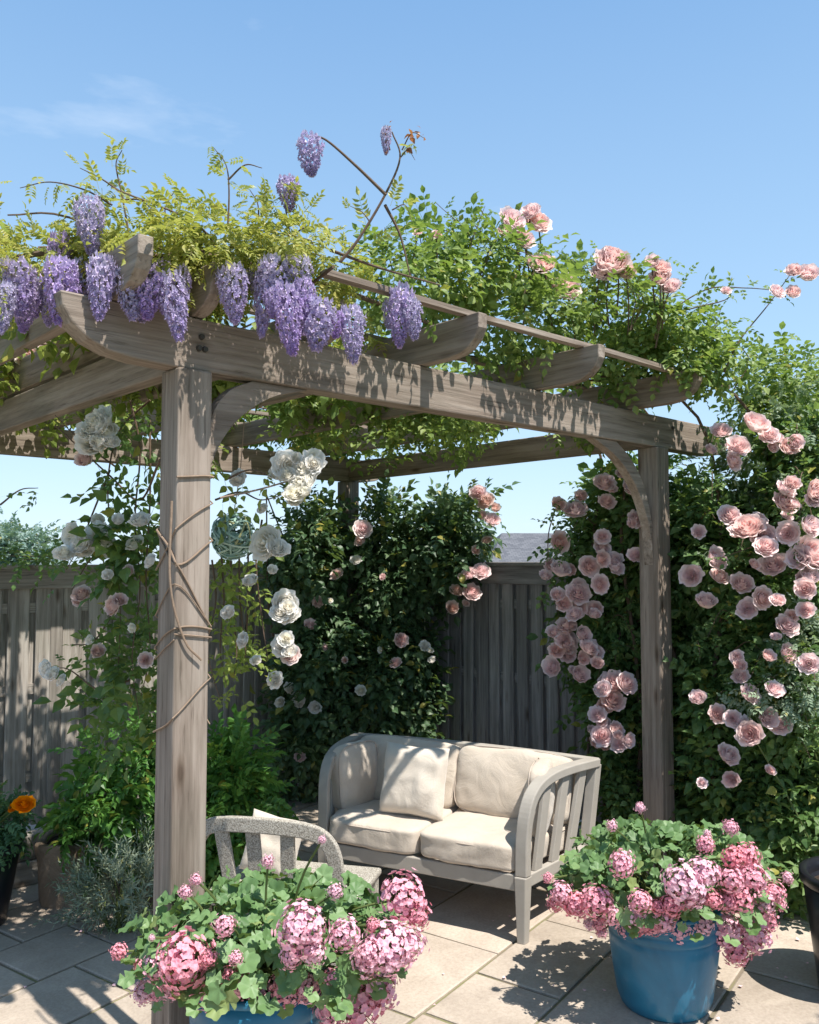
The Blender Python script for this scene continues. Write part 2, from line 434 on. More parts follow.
# ================================================================ SETTING
def mat_paving():
    m = NT('sandstone_paving'); c = m.coord((1, 1, 1), True); cw = m.coord()
    isl = m.node('ShaderNodeNewGeometry').outputs['Random Per Island']
    base = m.ramp(isl, [(0, (.42, .345, .285)), (.35, (.49, .415, .345)), (.65, (.45, .385, .32)), (1, (.52, .44, .365))])
    n1 = m.noise(3, 6, .65, c, .8); n2 = m.noise(60, 4, .7, c); n3 = m.noise(.9, 4, .6, cw)
    k = m.mix(.6, base, m.ramp(n1, [(.3, (.66, .64, .63)), (.6, (1, 1, 1))]), 'MULTIPLY')
    k = m.mix(.35, k, m.ramp(n2, [(.35, (.55, .52, .5)), (.6, (1, 1, 1))]), 'MULTIPLY')
    k = m.mix(.5, k, m.ramp(n3, [(.38, (.62, .6, .56)), (.6, (1, 1, 1))]), 'MULTIPLY')
    m.bump(m.math('ADD', m.math('MULTIPLY', n1, 1.0), m.math('MULTIPLY', n2, .35)), .5, .012)
    return m.done(k, .85, .25)
def mat_ground():
    m = NT('grass_and_soil'); c = m.coord()
    k = m.ramp(m.noise(1.5, 5, .6, c), [(.35, (.05, .075, .025)), (.65, (.09, .13, .04))])
    return m.done(k, .95, .1)
def mat_joint():
    m = NT('mossy_joint'); c = m.coord()
    k = m.ramp(m.noise(4, 5, .6, c), [(.4, (.20, .165, .125)), (.6, (.19, .19, .09)), (.8, (.28, .24, .19))])
    m.bump(m.noise(90, 3, .6, c), .6, .004)
    return m.done(k, .95, .1)
g = MB(); g.add([(-600, -600, -.03), (600, -600, -.03), (600, 600, -.03), (-600, 600, -.03)], [(0, 1, 2, 3)])
tag(g.build('ground', mat_ground()), 'grass and soil beyond the patio', kind='structure')
g = MB(); box(g, -5.0, 5.9, -5.6, 5.6, -.024, -.008)
jb = g.build('paving_joints', mat_joint(), loc=tuple(A0)); jb.rotation_euler = (0, 0, R(55))
tag(jb, 'sandy mossy joints under the patio slabs', kind='structure')
g = MB(); v = -5.6; r_ = np.random.RandomState(3)
while v < 5.5:
    w = r_.choice([.45, .6, .6]); u = -5.0-r_.uniform(0, .5)
    while u < 5.6:
        l = r_.choice([.45, .6, .75, .9]); gp = .008; ch = .007; dz = r_.uniform(-.002, .002)
        x0, x1, y0, y1 = u+gp, u+l-gp, v+gp, min(v+w, 5.6)-gp
        if y1 > y0+.05:
            js = r_.uniform(-.003, .003, 8)
            vs = [(x0+js[0], y0+js[1], -.008), (x1+js[2], y0+js[3], -.008), (x1+js[4], y1+js[5], -.008), (x0+js[6], y1+js[7], -.008)]
            t1 = [(a, b, -.002+dz) for a, b, _ in vs]
            cx, cy = (x0+x1)/2, (y0+y1)/2
            t2 = [(a+ch*(1 if a < cx else -1), b+ch*(1 if b < cy else -1), .002+dz) for a, b, _ in vs]
            g.add(vs+t1+t2, [(0, 1, 5, 4), (1, 2, 6, 5), (2, 3, 7, 6), (3, 0, 4, 7), (4, 5, 9, 8), (5, 6, 10, 9), (6, 7, 11, 10), (7, 4, 8, 11), (8, 9, 10, 11)])
        u += l
    v += w
pv = g.build('patio_paving', mat_paving(), loc=tuple(A0)); pv.rotation_euler = (0, 0, R(55))
tag(pv, 'beige sandstone slab patio', kind='structure')

m = MB(); rf = np.random.RandomState(5); n = 110
ang = rf.uniform(0, 6.28, n); src = rf.randint(0, 4, n); C_ = np.array([(-.5, 3.0), (1.15, 3.9), (1.7, 4.6), (-.6, 4.2)])[src]
Pf = np.stack([C_[:, 0]+rf.normal(size=n)*.6, C_[:, 1]+rf.normal(size=n)*.5, np.full(n, .010)], 1)
m.inst(leaf(.9, .12, .12), xf(Pf, np.stack([np.cos(ang), np.sin(ang), rf.uniform(-.1, .15, n)], 1), np.array([0, 0, 1.0])+rf.normal(size=(n, 3))*.2, rf.uniform(.012, .024, n)))
tag(m.build('fallen_petals', plain('dropped_petal', (.80, .50, .54), .8, .1, .3, 30)), 'scattered pink petals lying on the patio slabs', 'petals', kind='stuff')
# ================================================================ PERGOLA
pg = empty('pergola', tuple(A0), UA)
tag(pg, 'weathered timber pergola with curved braces over the patio seating', 'pergola')
LU, LV, HB, HT = 3.24, 3.10, 2.70, 2.90
for (u, v) in ((0, 0), (LU, 0), (LU, LV), (0, LV)):
    m = MB(); h = .070
    box(m, u-h, u+h, v-h, v+h, 0, HB); o = bevel(m.build('post', WZ, pg), .008)
def beam_poly(a0, a1, z0, z1, cut=.42):
    H = z1-z0
    L = [(0, 1), (.02, .75), (.10, .48), (.24, .24), (.42, .09), (.66, .02), (1, 0)]
    left = [(a0+q*cut, z0+k*H) for q, k in L]; right = [(a1-q*cut, z0+k*H) for q, k in L][::-1]
    return left+right
m = MB(); prism(m, beam_poly(-.50, LU+.95, HB+.001, HT), 'x', -.05, .05); bevel(m.build('front_beam', WX, pg), .007)
m = MB(); prism(m, beam_poly(-.45, LU+.45, HB+.001, HT), 'x', LV-.05, LV+.05); bevel(m.build('rear_beam', WX, pg), .007)
for u in (0, LU):
    m = MB(); box(m, u-.035, u+.035, .052, LV-.052, HB+.004, HT-.03); bevel(m.build('side_beam', WY, pg), .006)
for u in (-.30, .02, .62, 1.2, 2.05, 2.93):
    v0 = {-.30: -.27, .02: -.20, .62: -.16, 1.2: -.42, 2.05: -.45, 2.93: -.50}[u]; v1 = LV+.4
    H = .175; L = [(0, 1), (.0, .62), (.06, .36), (.16, .16), (.28, .05), (.45, 0)]
    c = .42
    poly = [(v0+q*c, HT+.002+k*H) for q, k in L]+[(v1-q*c, HT+.002+k*H) for q, k in L][::-1]
    m = MB(); prism(m, poly, 'y', u-.028, u+.028); bevel(m.build('rafter', WY, pg), .005)
for i, v in enumerate((-.33, .28, .85, 1.40, 1.95, 2.50, 3.05)):
    m = MB(); zz = HT+.178; a = .40 if i == 0 else -.42
    x = np.linspace(a, LU+.35, 8)
    pts = [(t, v+.008*math.sin(t*2.3+i), zz+.013+.004*math.sin(t*3+i)) for t in x]
    tube(m, pts, .02, rect=(.022, .012, (0, 1, 0))); m.build('batten', WX, pg)
def brace(lower, upper):
    lo = smoothpath([(x, 0, z) for x, z in lower], 4); up = smoothpath([(x, 0, z) for x, z in upper], 4)
    poly = [(q[0], q[2]) for q in lo]+[(q[0], q[2]) for q in up]
    if lower[0][0] > 1: poly = poly[::-1]
    m = MB(); prism(m, poly, 'x', -.031, .031); return bevel(m.build('brace', WX, pg), .005)
brace([(.071, 2.18), (.095, 2.36), (.19, 2.52), (.35, 2.64), (.54, 2.699)], [(.27, 2.699), (.17, 2.65), (.10, 2.56), (.071, 2.44)])
brace([(LU-.071, 1.96), (LU-.10, 2.18), (LU-.22, 2.41), (LU-.42, 2.59), (LU-.68, 2.699)], [(LU-.45, 2.699), (LU-.29, 2.60), (LU-.15, 2.44), (LU-.071, 2.22)])
def bolt(u, z):
    m = MB(); n = 10
    tube(m, [(u, -.05, z), (u, -.062, z)], .012, .010, n); m.build('bolt', M_BOLT, pg)
for u, z in ((.03, 2.83), (.02, 2.785), (.045, 2.785), (LU+.15, 2.84)): bolt(u, z)

# ================================================================ FENCES
def fence(name, p0, ang, length, label, mats, H=1.93, pitch=.145, cap=.13):
    MX, MY, MZ = mats
    t = empty(name, tuple(p0), ang); tag(t, label, 'fence'); r = np.random.RandomState(int(length*10))
    bay = 1.8; nb = int(math.ceil(length/bay))
    for b in range(nb):
        x0, x1 = b*bay, min((b+1)*bay, length); m = MB(); k = 0
        x = x0+.05
        while x < x1-.04:
            w = pitch*.74*r.uniform(.93, 1.05); z1 = H-.03-r.uniform(0, .006); z0 = .04+r.uniform(0, .01)
            d = r.uniform(-.003, .003); e = r.uniform(-.004, .004)
            box(m, x, min(x+w, x1-.01), -.022+d, -.003+d, z0, z1)
            box(m, x+w-.03, min(x+pitch+.03, x1-.01), .020+e, .036+e, z0, z1)
            x += pitch
        bevel(m.build('fence_panel', MZ, t), .003, 1)
        m = MB()
        for z in (.35, 1.0, 1.6): box(m, x0+.04, x1-.04, -.001, .018, z, z+.075)
        m.build('fence_rail', MX, t)
    for b in range(nb+1):
        x = min(b*bay, length); m = MB(); box(m, x-.045, x+.045, -.034, .056, 0, H-.032); bevel(m.build('fence_post', MZ, t), .004)
    m = MB(); box(m, -.06, length+.06, -.052, -.024-.012, H-cap-.02, H-.001); bevel(m.build('trim_board', MX, t), .004)
    m = MB(); box(m, -.08, length+.08, -.075, .08, H, H+.03); bevel(m.build('capping', MX, t), .005)
    return t
fence('garden_fence', W(-4.5, LV+.62), UA, 8.32, 'pale weathered board fence behind the potted marigold and raised bed', (FX, FY, FZ), pitch=.20)
fence('garden_fence', W(3.86, LV+.70), UA-R(90), 6.2, 'dark grey board fence directly behind the sofa', (FDX, FDY, FDZ), H=1.95, pitch=.15)

# ================================================================ SOFA (local x = depth to the back, y = away to the left)
SA = math.atan2(.89, .456); F0 = np.array([.60, 4.56, 0])
SL, SD = 1.28, .70
sofa = empty('sofa', tuple(F0), SA)
tag(sofa, 'cream cushioned two-seat sofa with slatted grey timber arms', 'sofa')
def spl(me, amt=.26):
    n = len(me.vertices); c = np.zeros(n*3, np.float32); me.vertices.foreach_get('co', c); c = c.reshape(-1, 3)
    c[:, 1] = SL/2+(c[:, 1]-SL/2)*(1+amt*c[:, 0]/SD); me.vertices.foreach_set('co', c.ravel()); me.update()
def sofapart(m, name, mat=SOFW, bw=.006, smooth=False):
    o = m.build(name, mat, sofa, smooth); spl(o.data)
    if bw: bevel(o, bw)
    return o
def leg(x, y, lean=0.0):
    m = MB(); a, b = .032, .022; z = .34
    vs = [(x-b+lean, y-b, 0), (x+b+lean, y-b, 0), (x+b+lean, y+b, 0), (x-b+lean, y+b, 0), (x-a, y-a, z), (x+a, y-a, z), (x+a, y+a, z), (x-a, y+a, z)]
    m.add(vs, BOXF); sofapart(m, 'leg')
for y in (.03, SL-.03): leg(.03, y, -.005); leg(SD, y, .03)
m = MB(); box(m, .012, .045, .064, SL-.064, .262, .345); sofapart(m, 'front_rail')
m = MB(); box(m, SD-.03, SD+.005, .064, SL-.064, .262, .345); sofapart(m, 'rear_rail')
m = MB()
for k in range(9): box(m, .047, SD-.032, .08+k*.135, .15+k*.135, .30, .318)
sofapart(m, 'seat_slats')
CURV = [(.03, .34), (.035, .52), (.055, .66), (.11, .75), (.22, .80), (.42, .815), (SD+.06, .80)]
for y in (.03, SL-.03):
    out = -1 if y < .5 else 1
    m = MB(); path = smoothpath([(x, y+out*(.05*max(0, (z-.5))), z) for x, z in CURV], 5)
    tube(m, path, .03, rect=(.032, .024, (0, 1, 0))); sofapart(m, 'arm_rail')
    m = MB(); box(m, .064, SD-.034, y-.018, y+.018, .275, .34); sofapart(m, 'side_rail')
    for xb, xt in ((.16, .23), (.33, .42), (.50, .61)):
        m = MB(); zt = .79; o2 = out*.02
        tube(m, [(xb, y, .335), ((xb+xt)/2, y+o2*.5, .56), (xt, y+o2, zt)], .03, rect=(.011, .034, (0, 1, 0))); sofapart(m, 'arm_slat', bw=.004)
    m = MB(); tube(m, [(SD-.005, y, .33), (SD+.03, y+out*.01, .58), (SD+.055, y+out*.02, .79)], .03, rect=(.022, .03, (0, 1, 0))); sofapart(m, 'back_post', bw=.004)
m = MB(); tube(m, [(SD+.06, t, .80+.015*math.sin(math.pi*t/SL)) for t in np.linspace(.0, SL, 9)], .03, rect=(.03, .022, (1, 0, 0))); sofapart(m, 'top_rail')
for t in np.linspace(.16, SL-.16, 7):
    m = MB(); tube(m, [(SD-.005, t, .345), (SD+.05, t, .785)], .03, rect=(.03, .009, (0, 1, 0))); sofapart(m, 'back_slat', bw=.003)

def mat_fabric(name, c, sc_=260):
    m = NT(name); co = m.coord(); w = m.noise(sc_, 2, .6, co); b = m.noise(5, 5, .55, co, 1.0)
    k = m.mix(w, tuple(x*.88 for x in c), tuple(min(1, x*1.06) for x in c))
    k = m.mix(.25, k, m.ramp(b, [(.35, (.8, .76, .7)), (.6, (1, 1, 1))]), 'MULTIPLY')
    m.bsdf.inputs['Sheen Weight'].default_value = .25
    m.bump(m.math('ADD', m.math('MULTIPLY', w, .25), m.math('MULTIPLY', b, 2.2)), .5, .012)
    return m.done(k, .9, .15)
CREAM = mat_fabric('cream_fabric', (.53, .46, .385)); IVORY = mat_fabric('ivory_fabric', (.60, .535, .46))
PIPE = plain('piping_fabric', (.45, .38, .32), .9, .1)
def cushion(sx, sy, sz, p=5, crown=.12, seed=0, n=26, wr=.007):
    """soft rounded box, half sizes; crown bulges z faces"""
    vs, idx = [], {}; fs = []
    def vid(a, b, c):
        k = (a, b, c)
        if k not in idx: idx[k] = len(vs); vs.append((a/n*2-1, b/n*2-1, c/n*2-1))
        return idx[k]
    for ax in range(3):
        for side in (0, n):
            for i in range(n):
                for j in range(n):
                    q = []
                    for (a, b) in ((i, j), (i+1, j), (i+1, j+1), (i, j+1)):
                        t = [0, 0, 0]; t[ax] = side; t[(ax+1) % 3] = a; t[(ax+2) % 3] = b; q.append(vid(*t))
                    fs.append(tuple(q) if side else tuple(q[::-1]))
    v = np.array(vs); v = np.sign(v)*np.abs(v)**.85
    nrm = (np.abs(v[:, 0])**p+np.abs(v[:, 1])**p+np.abs(v[:, 2])**p)**(-1/p); v = v*nrm[:, None]
    bul = (1-v[:, 0]**2)*(1-v[:, 1]**2); v[:, 2] *= 1-crown+crown*2.2*bul
    out = v*np.array([sx, sy, sz])
    for i in range(len(out)):
        q = Vector(out[i])*6+Vector((seed*3.1, seed, 0)); d = mnoise.noise(q)+.5*mnoise.noise(q*2.7)
        out[i] += (v[i]/np.linalg.norm(v[i]))*d*wr*1.6
    mb = MB(); mb.add(out, fs); return mb
def piping(mb, sx, sy, z, r=.006, p=5):
    t = np.linspace(0, 2*math.pi, 61)[:-1]; c, s = np.cos(t), np.sin(t); k = (np.abs(c)**p+np.abs(s)**p)**(-1/p)
    pts = np.stack([c*k*sx*.99, s*k*sy*.99, np.full(60, z)], 1); pts = np.vstack([pts, pts[:2]])
    tube(mb, pts, r, r, 6)
def put(o, loc, rot):
    o.location = loc; o.rotation_euler = rot; return o
def setcushion(name, hx, hy, hz, loc, rot, seed, p=5, crown=.12, pip=True, lab=None):
    o = cushion(hx, hy, hz, p, crown, seed).build(name, CREAM, sofa, True)
    put(o, loc, rot)
    if pip:
        m = MB(); piping(m, hx, hy, hz*.60, .004)
        q = m.build('piping', PIPE, o, True)
    return o
for k in (0, 1):
    y0 = (.347, .933)[k]; X0 = .355; y1 = SL/2+(y0-SL/2)*(1+.371*X0)
    o = setcushion('seat_cushion', .360, .292, .078, (X0, y1, .414), (0, R(1.0), 0), 3+k, 9, .04)
    for oo in (o, o.children[0]):
        for vtx in oo.data.vertices: vtx.co.y = SL/2+(y0+vtx.co.y-SL/2)*(1+.371*(X0+vtx.co.x))-y1
# back cushions lean against the back rail: local z axis faces the front
for k, yy in enumerate((.30, .98)):
    setcushion('back_cushion', .20, .36, .09, (.60, SL/2+(yy-SL/2)*1.06, .655), (0, R(-72), 0), 7+k, 7, .16)
setcushion('arm_cushion', .20, .19, .07, (.36, SL-.035, .655), (R(-2), R(-87), R(83)), 11, 4.5, .22)
setcushion('arm_cushion', .20, .20, .065, (.38, .045, .655), (R(2), R(-87), R(-82)), 12, 4.5, .2)

def pillow(h, th, seed, n=30):
    g = np.linspace(-1, 1, n+1); vs = []; fs = []
    for s in (1, -1):
        for a in g:
            for b in g:
                e = max(0, (1-a**4))*max(0, (1-b**4)); pin = 1-.07*(1-abs(a*b)**1.0)*(abs(a)**6+abs(b)**6)
                z = s*th*e**.5; z += .28*th*(e**.5)*mnoise.noise(Vector((a*1.6, b*2.2, seed+s)))
                z += .005*e*mnoise.noise(Vector((a*4, b*4, seed+5*s)))
                vs.append((a*h*pin, b*h*pin, z))
    N = n+1
    for s in (0, 1):
        o = s*N*N
        for i in range(n):
            for j in range(n):
                q = (o+i*N+j, o+(i+1)*N+j, o+(i+1)*N+j+1, o+i*N+j+1); fs.append(q if s == 0 else q[::-1])
    m = MB(); m.add(vs, fs); return m
pl = pillow(.205, .08, 4).build('throw_pillow', IVORY, None, True)
pp = at(414, 779, 5.17); pp[2] = .69
pl.location = pp; pl.rotation_euler = (R(76), R(1), R(-24)); tag(pl, 'square ivory throw pillow leaning at the left end of the sofa', 'pillow')

# ================================================================ GARDEN CHAIR (back toward the viewer)
ch = empty('garden_chair', (-.66, 4.02, 0), R(-14))
tag(ch, 'speckled grey chair with slatted back between the front post and sofa', 'chair')
def mat_speckle():
    m = NT('speckled_weave'); c = m.coord(); f = m.noise(170, 2, .7, c); f2 = m.noise(6, 3, .5, c)
    k = m.ramp(f, [(.36, (.17, .15, .125)), (.5, (.36, .33, .285)), (.66, (.52, .49, .43))])
    k = m.mix(.25, k, m.ramp(f2, [(.35, (.75, .73, .7)), (.6, (1, 1, 1))]), 'MULTIPLY')
    m.bump(f, .7, .004); return m.done(k, .9, .2)
SPK = mat_speckle()
def chp(m, name, bw=.006): o = m.build(name, SPK, ch); bevel(o, bw) if bw else None; return o
m = MB(); w = .35
path = [(-w+.02, .02, .10), (-w, 0, .50), (-w+.005, -.01, .62), (-w+.035, -.02, .715), (-w+.12, -.035, .772), (0, -.055, .79), (w-.12, -.035, .772), (w-.035, -.02, .715), (w-.005, -.01, .62), (w, 0, .50), (w-.02, .02, .10)]
tube(m, smoothpath(path, 5), .03, rect=(.016, .034, (0, 1, 0))); chp(m, 'back_frame')
for xb, xt in ((-.15, -.20), (-.03, -.045), (.11, .125)):
    m = MB(); tube(m, [(xb, .02, .36), ((xb+xt)/2, -.01, .55), (xt, -.042, .755)], .03, rect=(.010, .034, (0, 1, 0))); chp(m, 'back_slat', .004)
m = MB(); box(m, -w-.005, w+.03, .03, .62, .375, .41); chp(m, 'seat', .012)
for x in (-w+.02, w-.01):
    m = MB(); box(m, x-.028, x+.028, .55, .605, 0, .373); chp(m, 'leg')
    m = MB(); box(m, x-.028, x+.028, .035, .085, 0, .373); chp(m, 'leg')
m = MB(); box(m, -w+.05, w-.04, .565, .59, .30, .37); chp(m, 'seat_rail')
cu = pillow(.145, .05, 9).build('chair_cushion', IVORY, None, True)
cu.location = (-.68, 4.36, .575); cu.rotation_euler = (R(75), R(9), R(-16)); tag(cu, 'ivory cushion propped on the seat of the speckled grey chair', 'cushion')

# ================================================================ POTS
def mat_glaze():
    m = NT('blue_glaze'); c = m.coord(); f = m.noise(3, 4, .6, c, .6); f2 = m.noise(45, 3, .6, c)
    k = m.ramp(f, [(.3, (.008, .10, .18)), (.6, (.018, .16, .275)), (.8, (.04, .22, .34))])
    k = m.mix(m.ramp(f2, [(.66, (0, 0, 0)), (.8, (.5, .5, .5))]), k, (.12, .22, .28))
    m.bsdf.inputs['Coat Weight'].default_value = .2; m.bsdf.inputs['Coat Roughness'].default_value = .12
    m.bump(f2, .12, .003); return m.done(k, m.math('ADD', m.math('MULTIPLY', f, .35), .25), .4)
GLZ = mat_glaze()
def blue_pot(c, h, r, label, emblem=False):
    t = empty('plant_pot', c); tag(t, label, 'plant pot', 'blue glazed patio pots')
    q = r; m = MB()
    prof = [(0, .0), (.74*q, 0), (.78*q, .012), (.84*q, .12*h), (.91*q, .35*h), (.965*q, .60*h), (.985*q, .70*h), (.965*q, .715*h), (.985*q, .73*h), (.99*q, .79*h), (.972*q, .80*h), (.99*q, .815*h), (1.0*q, .95*h)]
    prof += [(.90*q, .95*h), (.88*q, .80*h), (.80*q, .3*h), (0, .28*h)]
    lathe(m, prof, 64); m.build('body', GLZ, t, True)
    m = MB(); lathe(m, [(.90*q, .951*h), (1.0*q, .951*h), (1.05*q, .965*h), (1.06*q, .985*h), (1.04*q, h), (.94*q, h), (.90*q, .98*h), (.90*q, .951*h)], 64); m.build('rim', GLZ, t, True)
    m = MB(); lathe(m, [(.885*q, .86*h), (.5*q, .885*h), (0, .89*h)], 32); m.build('soil', M_SOIL, t, True)
    if emblem:
        m = MB(); a0 = math.atan2(-1, -.55)
        for k in range(5):
            an = k*1.257+.3; ca = a0+.030*math.cos(an); cz = .80*h-.055+.012*math.sin(an)
            pts = [(1.004*q*math.cos(ca+.022*math.cos(b)), 1.004*q*math.sin(ca+.022*math.cos(b)), cz+.0062*math.sin(b)) for b in np.arange(9)*.698]
            m.add(pts, [tuple(range(9))])
        m.build('emblem', plain('white_transfer', (.62, .68, .72), .4), t)
    return t
PA = (-.52, 3.06, 0); PB = (1.15, 4.0, 0)
blue_pot(PA, .58, .235, 'blue glazed pot of geraniums at the foot of the front post', True)
blue_pot(PB, .46, .25, 'blue glazed pot of geraniums to the right of the sofa')
def black_pot(c, h, rt, rb, label):
    t = empty('plant_pot', c); tag(t, label, 'plant pot')
    m = MB(); lathe(m, [(0, 0), (rb, 0), (rb*1.03, .01), (rt*.97, h*.9), (rt*.88, h*.9), (rb*.9, .1), (0, .1)], 48); m.build('body', M_BLACK, t, True)
    m = MB(); lathe(m, [(rt*.88, h*.901), (rt*.98, h*.901), (rt*1.03, h*.92), (rt*1.03, h*.99), (rt, h), (rt*.93, h), (rt*.88, h*.97), (rt*.88, h*.901)], 48); m.build('rim', M_BLACK, t, True)
    m = MB(); lathe(m, [(rt*.89, h*.86), (0, h*.88)], 32); m.build('soil', M_SOIL, t, True)
black_pot((-2.38, 4.83, 0), .44, .23, .155, 'tall black tapered pot holding the orange marigold')
black_pot((2.10, 4.06, 0), .54, .27, .20, 'large dark pot at the right under the rose foliage')

# ================================================================ GERANIUMS
def geranium(c, h, rim, label, heads, Y, box_px, nleaf, seed):
    t = empty('geranium_plant', (c[0], c[1], h*.89)); tag(t, label, 'geranium', 'potted pink geraniums')
    base = np.array([c[0], c[1], h*.9]); loc = np.array(t.location)
    x0, y0, x1, y1 = box_px; ce, re = ell_px(x0, y0, x1, y1, Y, .40)
    mb = MB(); stems = MB(); n = nleaf
    d = rand_unit(n); d[:, 2] = np.where(d[:, 2] < -.45, -d[:, 2], d[:, 2])
    s = rng.uniform(.5, 1.0, n)**.5
    P = ce+d*re*s[:, None]*np.array([1, 1, 1]); P += rng.normal(size=P.shape)*.02
    rd_ = np.hypot(P[:, 0]-c[0], P[:, 1]-c[1]); keep = (P[:, 2] > h-.10) & ((P[:, 2] > h+.05) | (rd_ > rim*1.5))
    P, d = P[keep], d[keep]
    out = P-base; out /= np.linalg.norm(out, axis=1)[:, None]
    nrm = out*.8+np.array([0, -.25, .75])+rand_unit(len(P))*.45
    dr = out*.6+rand_unit(len(P))*.7+np.array([0, 0, -.3])
    M = xf(P-loc, dr, nrm, rng.uniform(.038, .075, len(P))); pk = rng.randint(0, 3, len(P))
    for k in range(3): mb.inst(T_GERA[k], M[pk == k])
    for i in range(0, len(P), 9):
        e = P[i]-loc; b = base-loc+np.array([rng.uniform(-.1, .1), rng.uniform(-.1, .1), -.02])
        tube(stems, smoothpath([b, b*.4+e*.5+np.array([0, 0, .06]), e], 3), .005, .002, 4)
    mb.build('foliage', L_GERA, t, True)
    rh = np.random.RandomState(seed+40); heads = list(heads)
    for k in range(22): heads.append((rh.uniform(x0, x1), y1-rh.uniform(-8, 40)*(1 if seed == 1 else .7), rh.uniform(6, 13)))
    for (px, py, r) in heads:
        q = np.array([(px-(x0+x1)/2)/((x1-x0)/2), (py-(y0+y1)/2)/((y1-y0)/2)])
        dep = math.sqrt(max(.05, 1-min(1, q.dot(q)*.8)))
        p = at(px, py, Y-re[1]*dep-.02); rr = r/FPX*p[1]
        f = p-base; f = f/np.linalg.norm(f)+np.array([0, -.5, .4])
        bloom(t, 'flower_head', GERAS, p, rr*1.32, f)
        e = p-loc; b = base-loc+np.array([rng.uniform(-.1, .1), rng.uniform(-.1, .1), -.02])
        tube(stems, smoothpath([b, b*.4+e*.55+np.array([0, 0, .07]), e], 4), .005, .004, 5)
    stems.build('stems', M_STEM, t)
HA = [(302, 930, 24), (185, 962, 26), (170, 985, 20), (208, 985, 18), (225, 926, 13), (160, 968, 16), (402, 898, 20), (416, 914, 13), (388, 948, 22), (365, 962, 20), (405, 945, 15), (352, 1000, 24), (378, 986, 20), (330, 1008, 20), (285, 990, 15), (262, 996, 14), (240, 985, 15), (245, 1013, 15), (306, 988, 15), (196, 880, 9), (186, 892, 7), (120, 952, 7), (143, 966, 9), (345, 935, 13), (268, 862, 6), (335, 892, 8), (322, 840, 6), (236, 958, 7), (372, 925, 8), (345, 985, 12), (152, 938, 5)]
HBB = [(622, 864, 12), (562, 893, 12), (578, 905, 14), (597, 902, 17), (556, 903, 10), (612, 915, 12), (637, 916, 14), (662, 917, 15), (672, 905, 10), (684, 885, 19), (702, 874, 15), (695, 900, 12), (745, 858, 13), (733, 858, 10), (752, 878, 14), (740, 898, 16), (722, 928, 17), (712, 900, 12), (760, 905, 14), (772, 893, 11), (787, 878, 10), (735, 950, 15), (752, 935, 15), (765, 920, 12), (705, 845, 8), (707, 834, 6), (730, 828, 7), (548, 878, 6), (730, 880, 12), (700, 935, 9), (780, 905, 9), (612, 826, 6), (640, 808, 5)]
geranium(PA, .58, .235, 'lush pink geranium spilling from the pot at the front post', HA, 3.06, (132, 893, 405, 990), 900, 1)
geranium(PB, .46, .25, 'lush pink geranium spilling from the pot right of the sofa', HBB, 4.0, (560, 832, 775, 928), 950, 2)

# ================================================================ CLIMBERS
def strand(stems, mb, pts, r, tpl, size, step=.05, mat=0, up=.6, tip=.35, lat=.03, r1=None):
    P = smoothpath(pts, 6); tube(stems, P, r, r1 if r1 is not None else r*.35, 6)
    L = np.linalg.norm(np.diff(P, axis=0), axis=1).sum(); n = max(2, int(L/step))
    t = np.linspace(.05, 1, n)*(len(P)-1); i = np.clip(t.astype(int), 0, len(P)-2); f = (t-i)[:, None]
    q = P[i]*(1-f)+P[i+1]*f+rng.normal(size=(n, 3))*lat; tg = P[i+1]-P[i]; tg /= np.linalg.norm(tg, axis=1)[:, None]
    sd = rand_unit(n); d = sd*.9+tg*.5+np.array([0, 0, -.1])
    M = xf(q, d, np.array([0, 0, up])+rand_unit(n)*.4, size*rng.uniform(.7, 1.25, n)*np.linspace(1, 1-tip, n)); pk = rng.randint(0, len(tpl), n)
    for k, tp in enumerate(tpl): mb.inst(tp, M[pk == k], mat)
def rel(mb, loc):
    mb.v = [v-np.asarray(loc, float) for v in mb.v]; return mb
def roof_scatter(u0, u1, v0, v1, z0, z1, n, thr=.0, sc_=2.2, off=0.0):
    P = W(0, 0)+U*rng.uniform(u0, u1, (n, 1))+V*rng.uniform(v0, v1, (n, 1))+np.array([0, 0, 1])*rng.uniform(z0, z1, (n, 1))
    k = np.array([mnoise.noise(Vector((p[0]*sc_+off, p[1]*sc_, p[2]*.8)))+.25*mnoise.noise(Vector((p[0]*6, p[1]*6+off, 0))) > thr for p in P])
    P = P[k]; N = rand_unit(len(P)); N[:, 2] *= .5; return P, N

# ---- wisteria on the front corner
wl = W(-.35, .25); wl[2] = 0
wi = empty('wisteria', tuple(wl)); tag(wi, 'wisteria with hanging lilac flowers over the front left of the pergola', 'wisteria')
st, lf, sh = MB(), MB(), MB()
tube(st, smoothpath([W(.16, .15, 0), W(.15, .16, 1.0), W(.16, .14, 2.0), W(.12, .13, 2.8), W(-.1, 0, 3.12), W(.5, -.1, 3.14), W(1.3, 0, 3.13)], 8), .022, .010, 7)
tube(st, smoothpath([W(-.1, 0, 3.12), W(-.4, .3, 3.15), W(-.6, .9, 3.12), W(-.3, 1.9, 3.12)], 6), .014, .006, 6)
for k in range(16):
    a = W(rng.uniform(-.3, 1.2), rng.uniform(-.2, .5), 3.12); b = a+np.array([rng.uniform(-.5, .5), rng.uniform(-.3, .3), rng.uniform(.03, .15)]); c = b+np.array([rng.uniform(-.3, .3), rng.uniform(-.2, .2), rng.uniform(-.1, .12)])
    tube(st, smoothpath([a, b, c], 5), .006, .003, 5)
ew = [ell_px(-10, 238, 80, 285, 3.15, .2), ell_px(135, 222, 260, 275, 3.15, .2), ell_px(190, 215, 325, 268, 3.25, .18), ell_px(140, 245, 300, 290, 3.3, .2), ell_px(300, 230, 360, 300, 3.45, .15), ell_px(60, 240, 150, 290, 3.4, .3)]
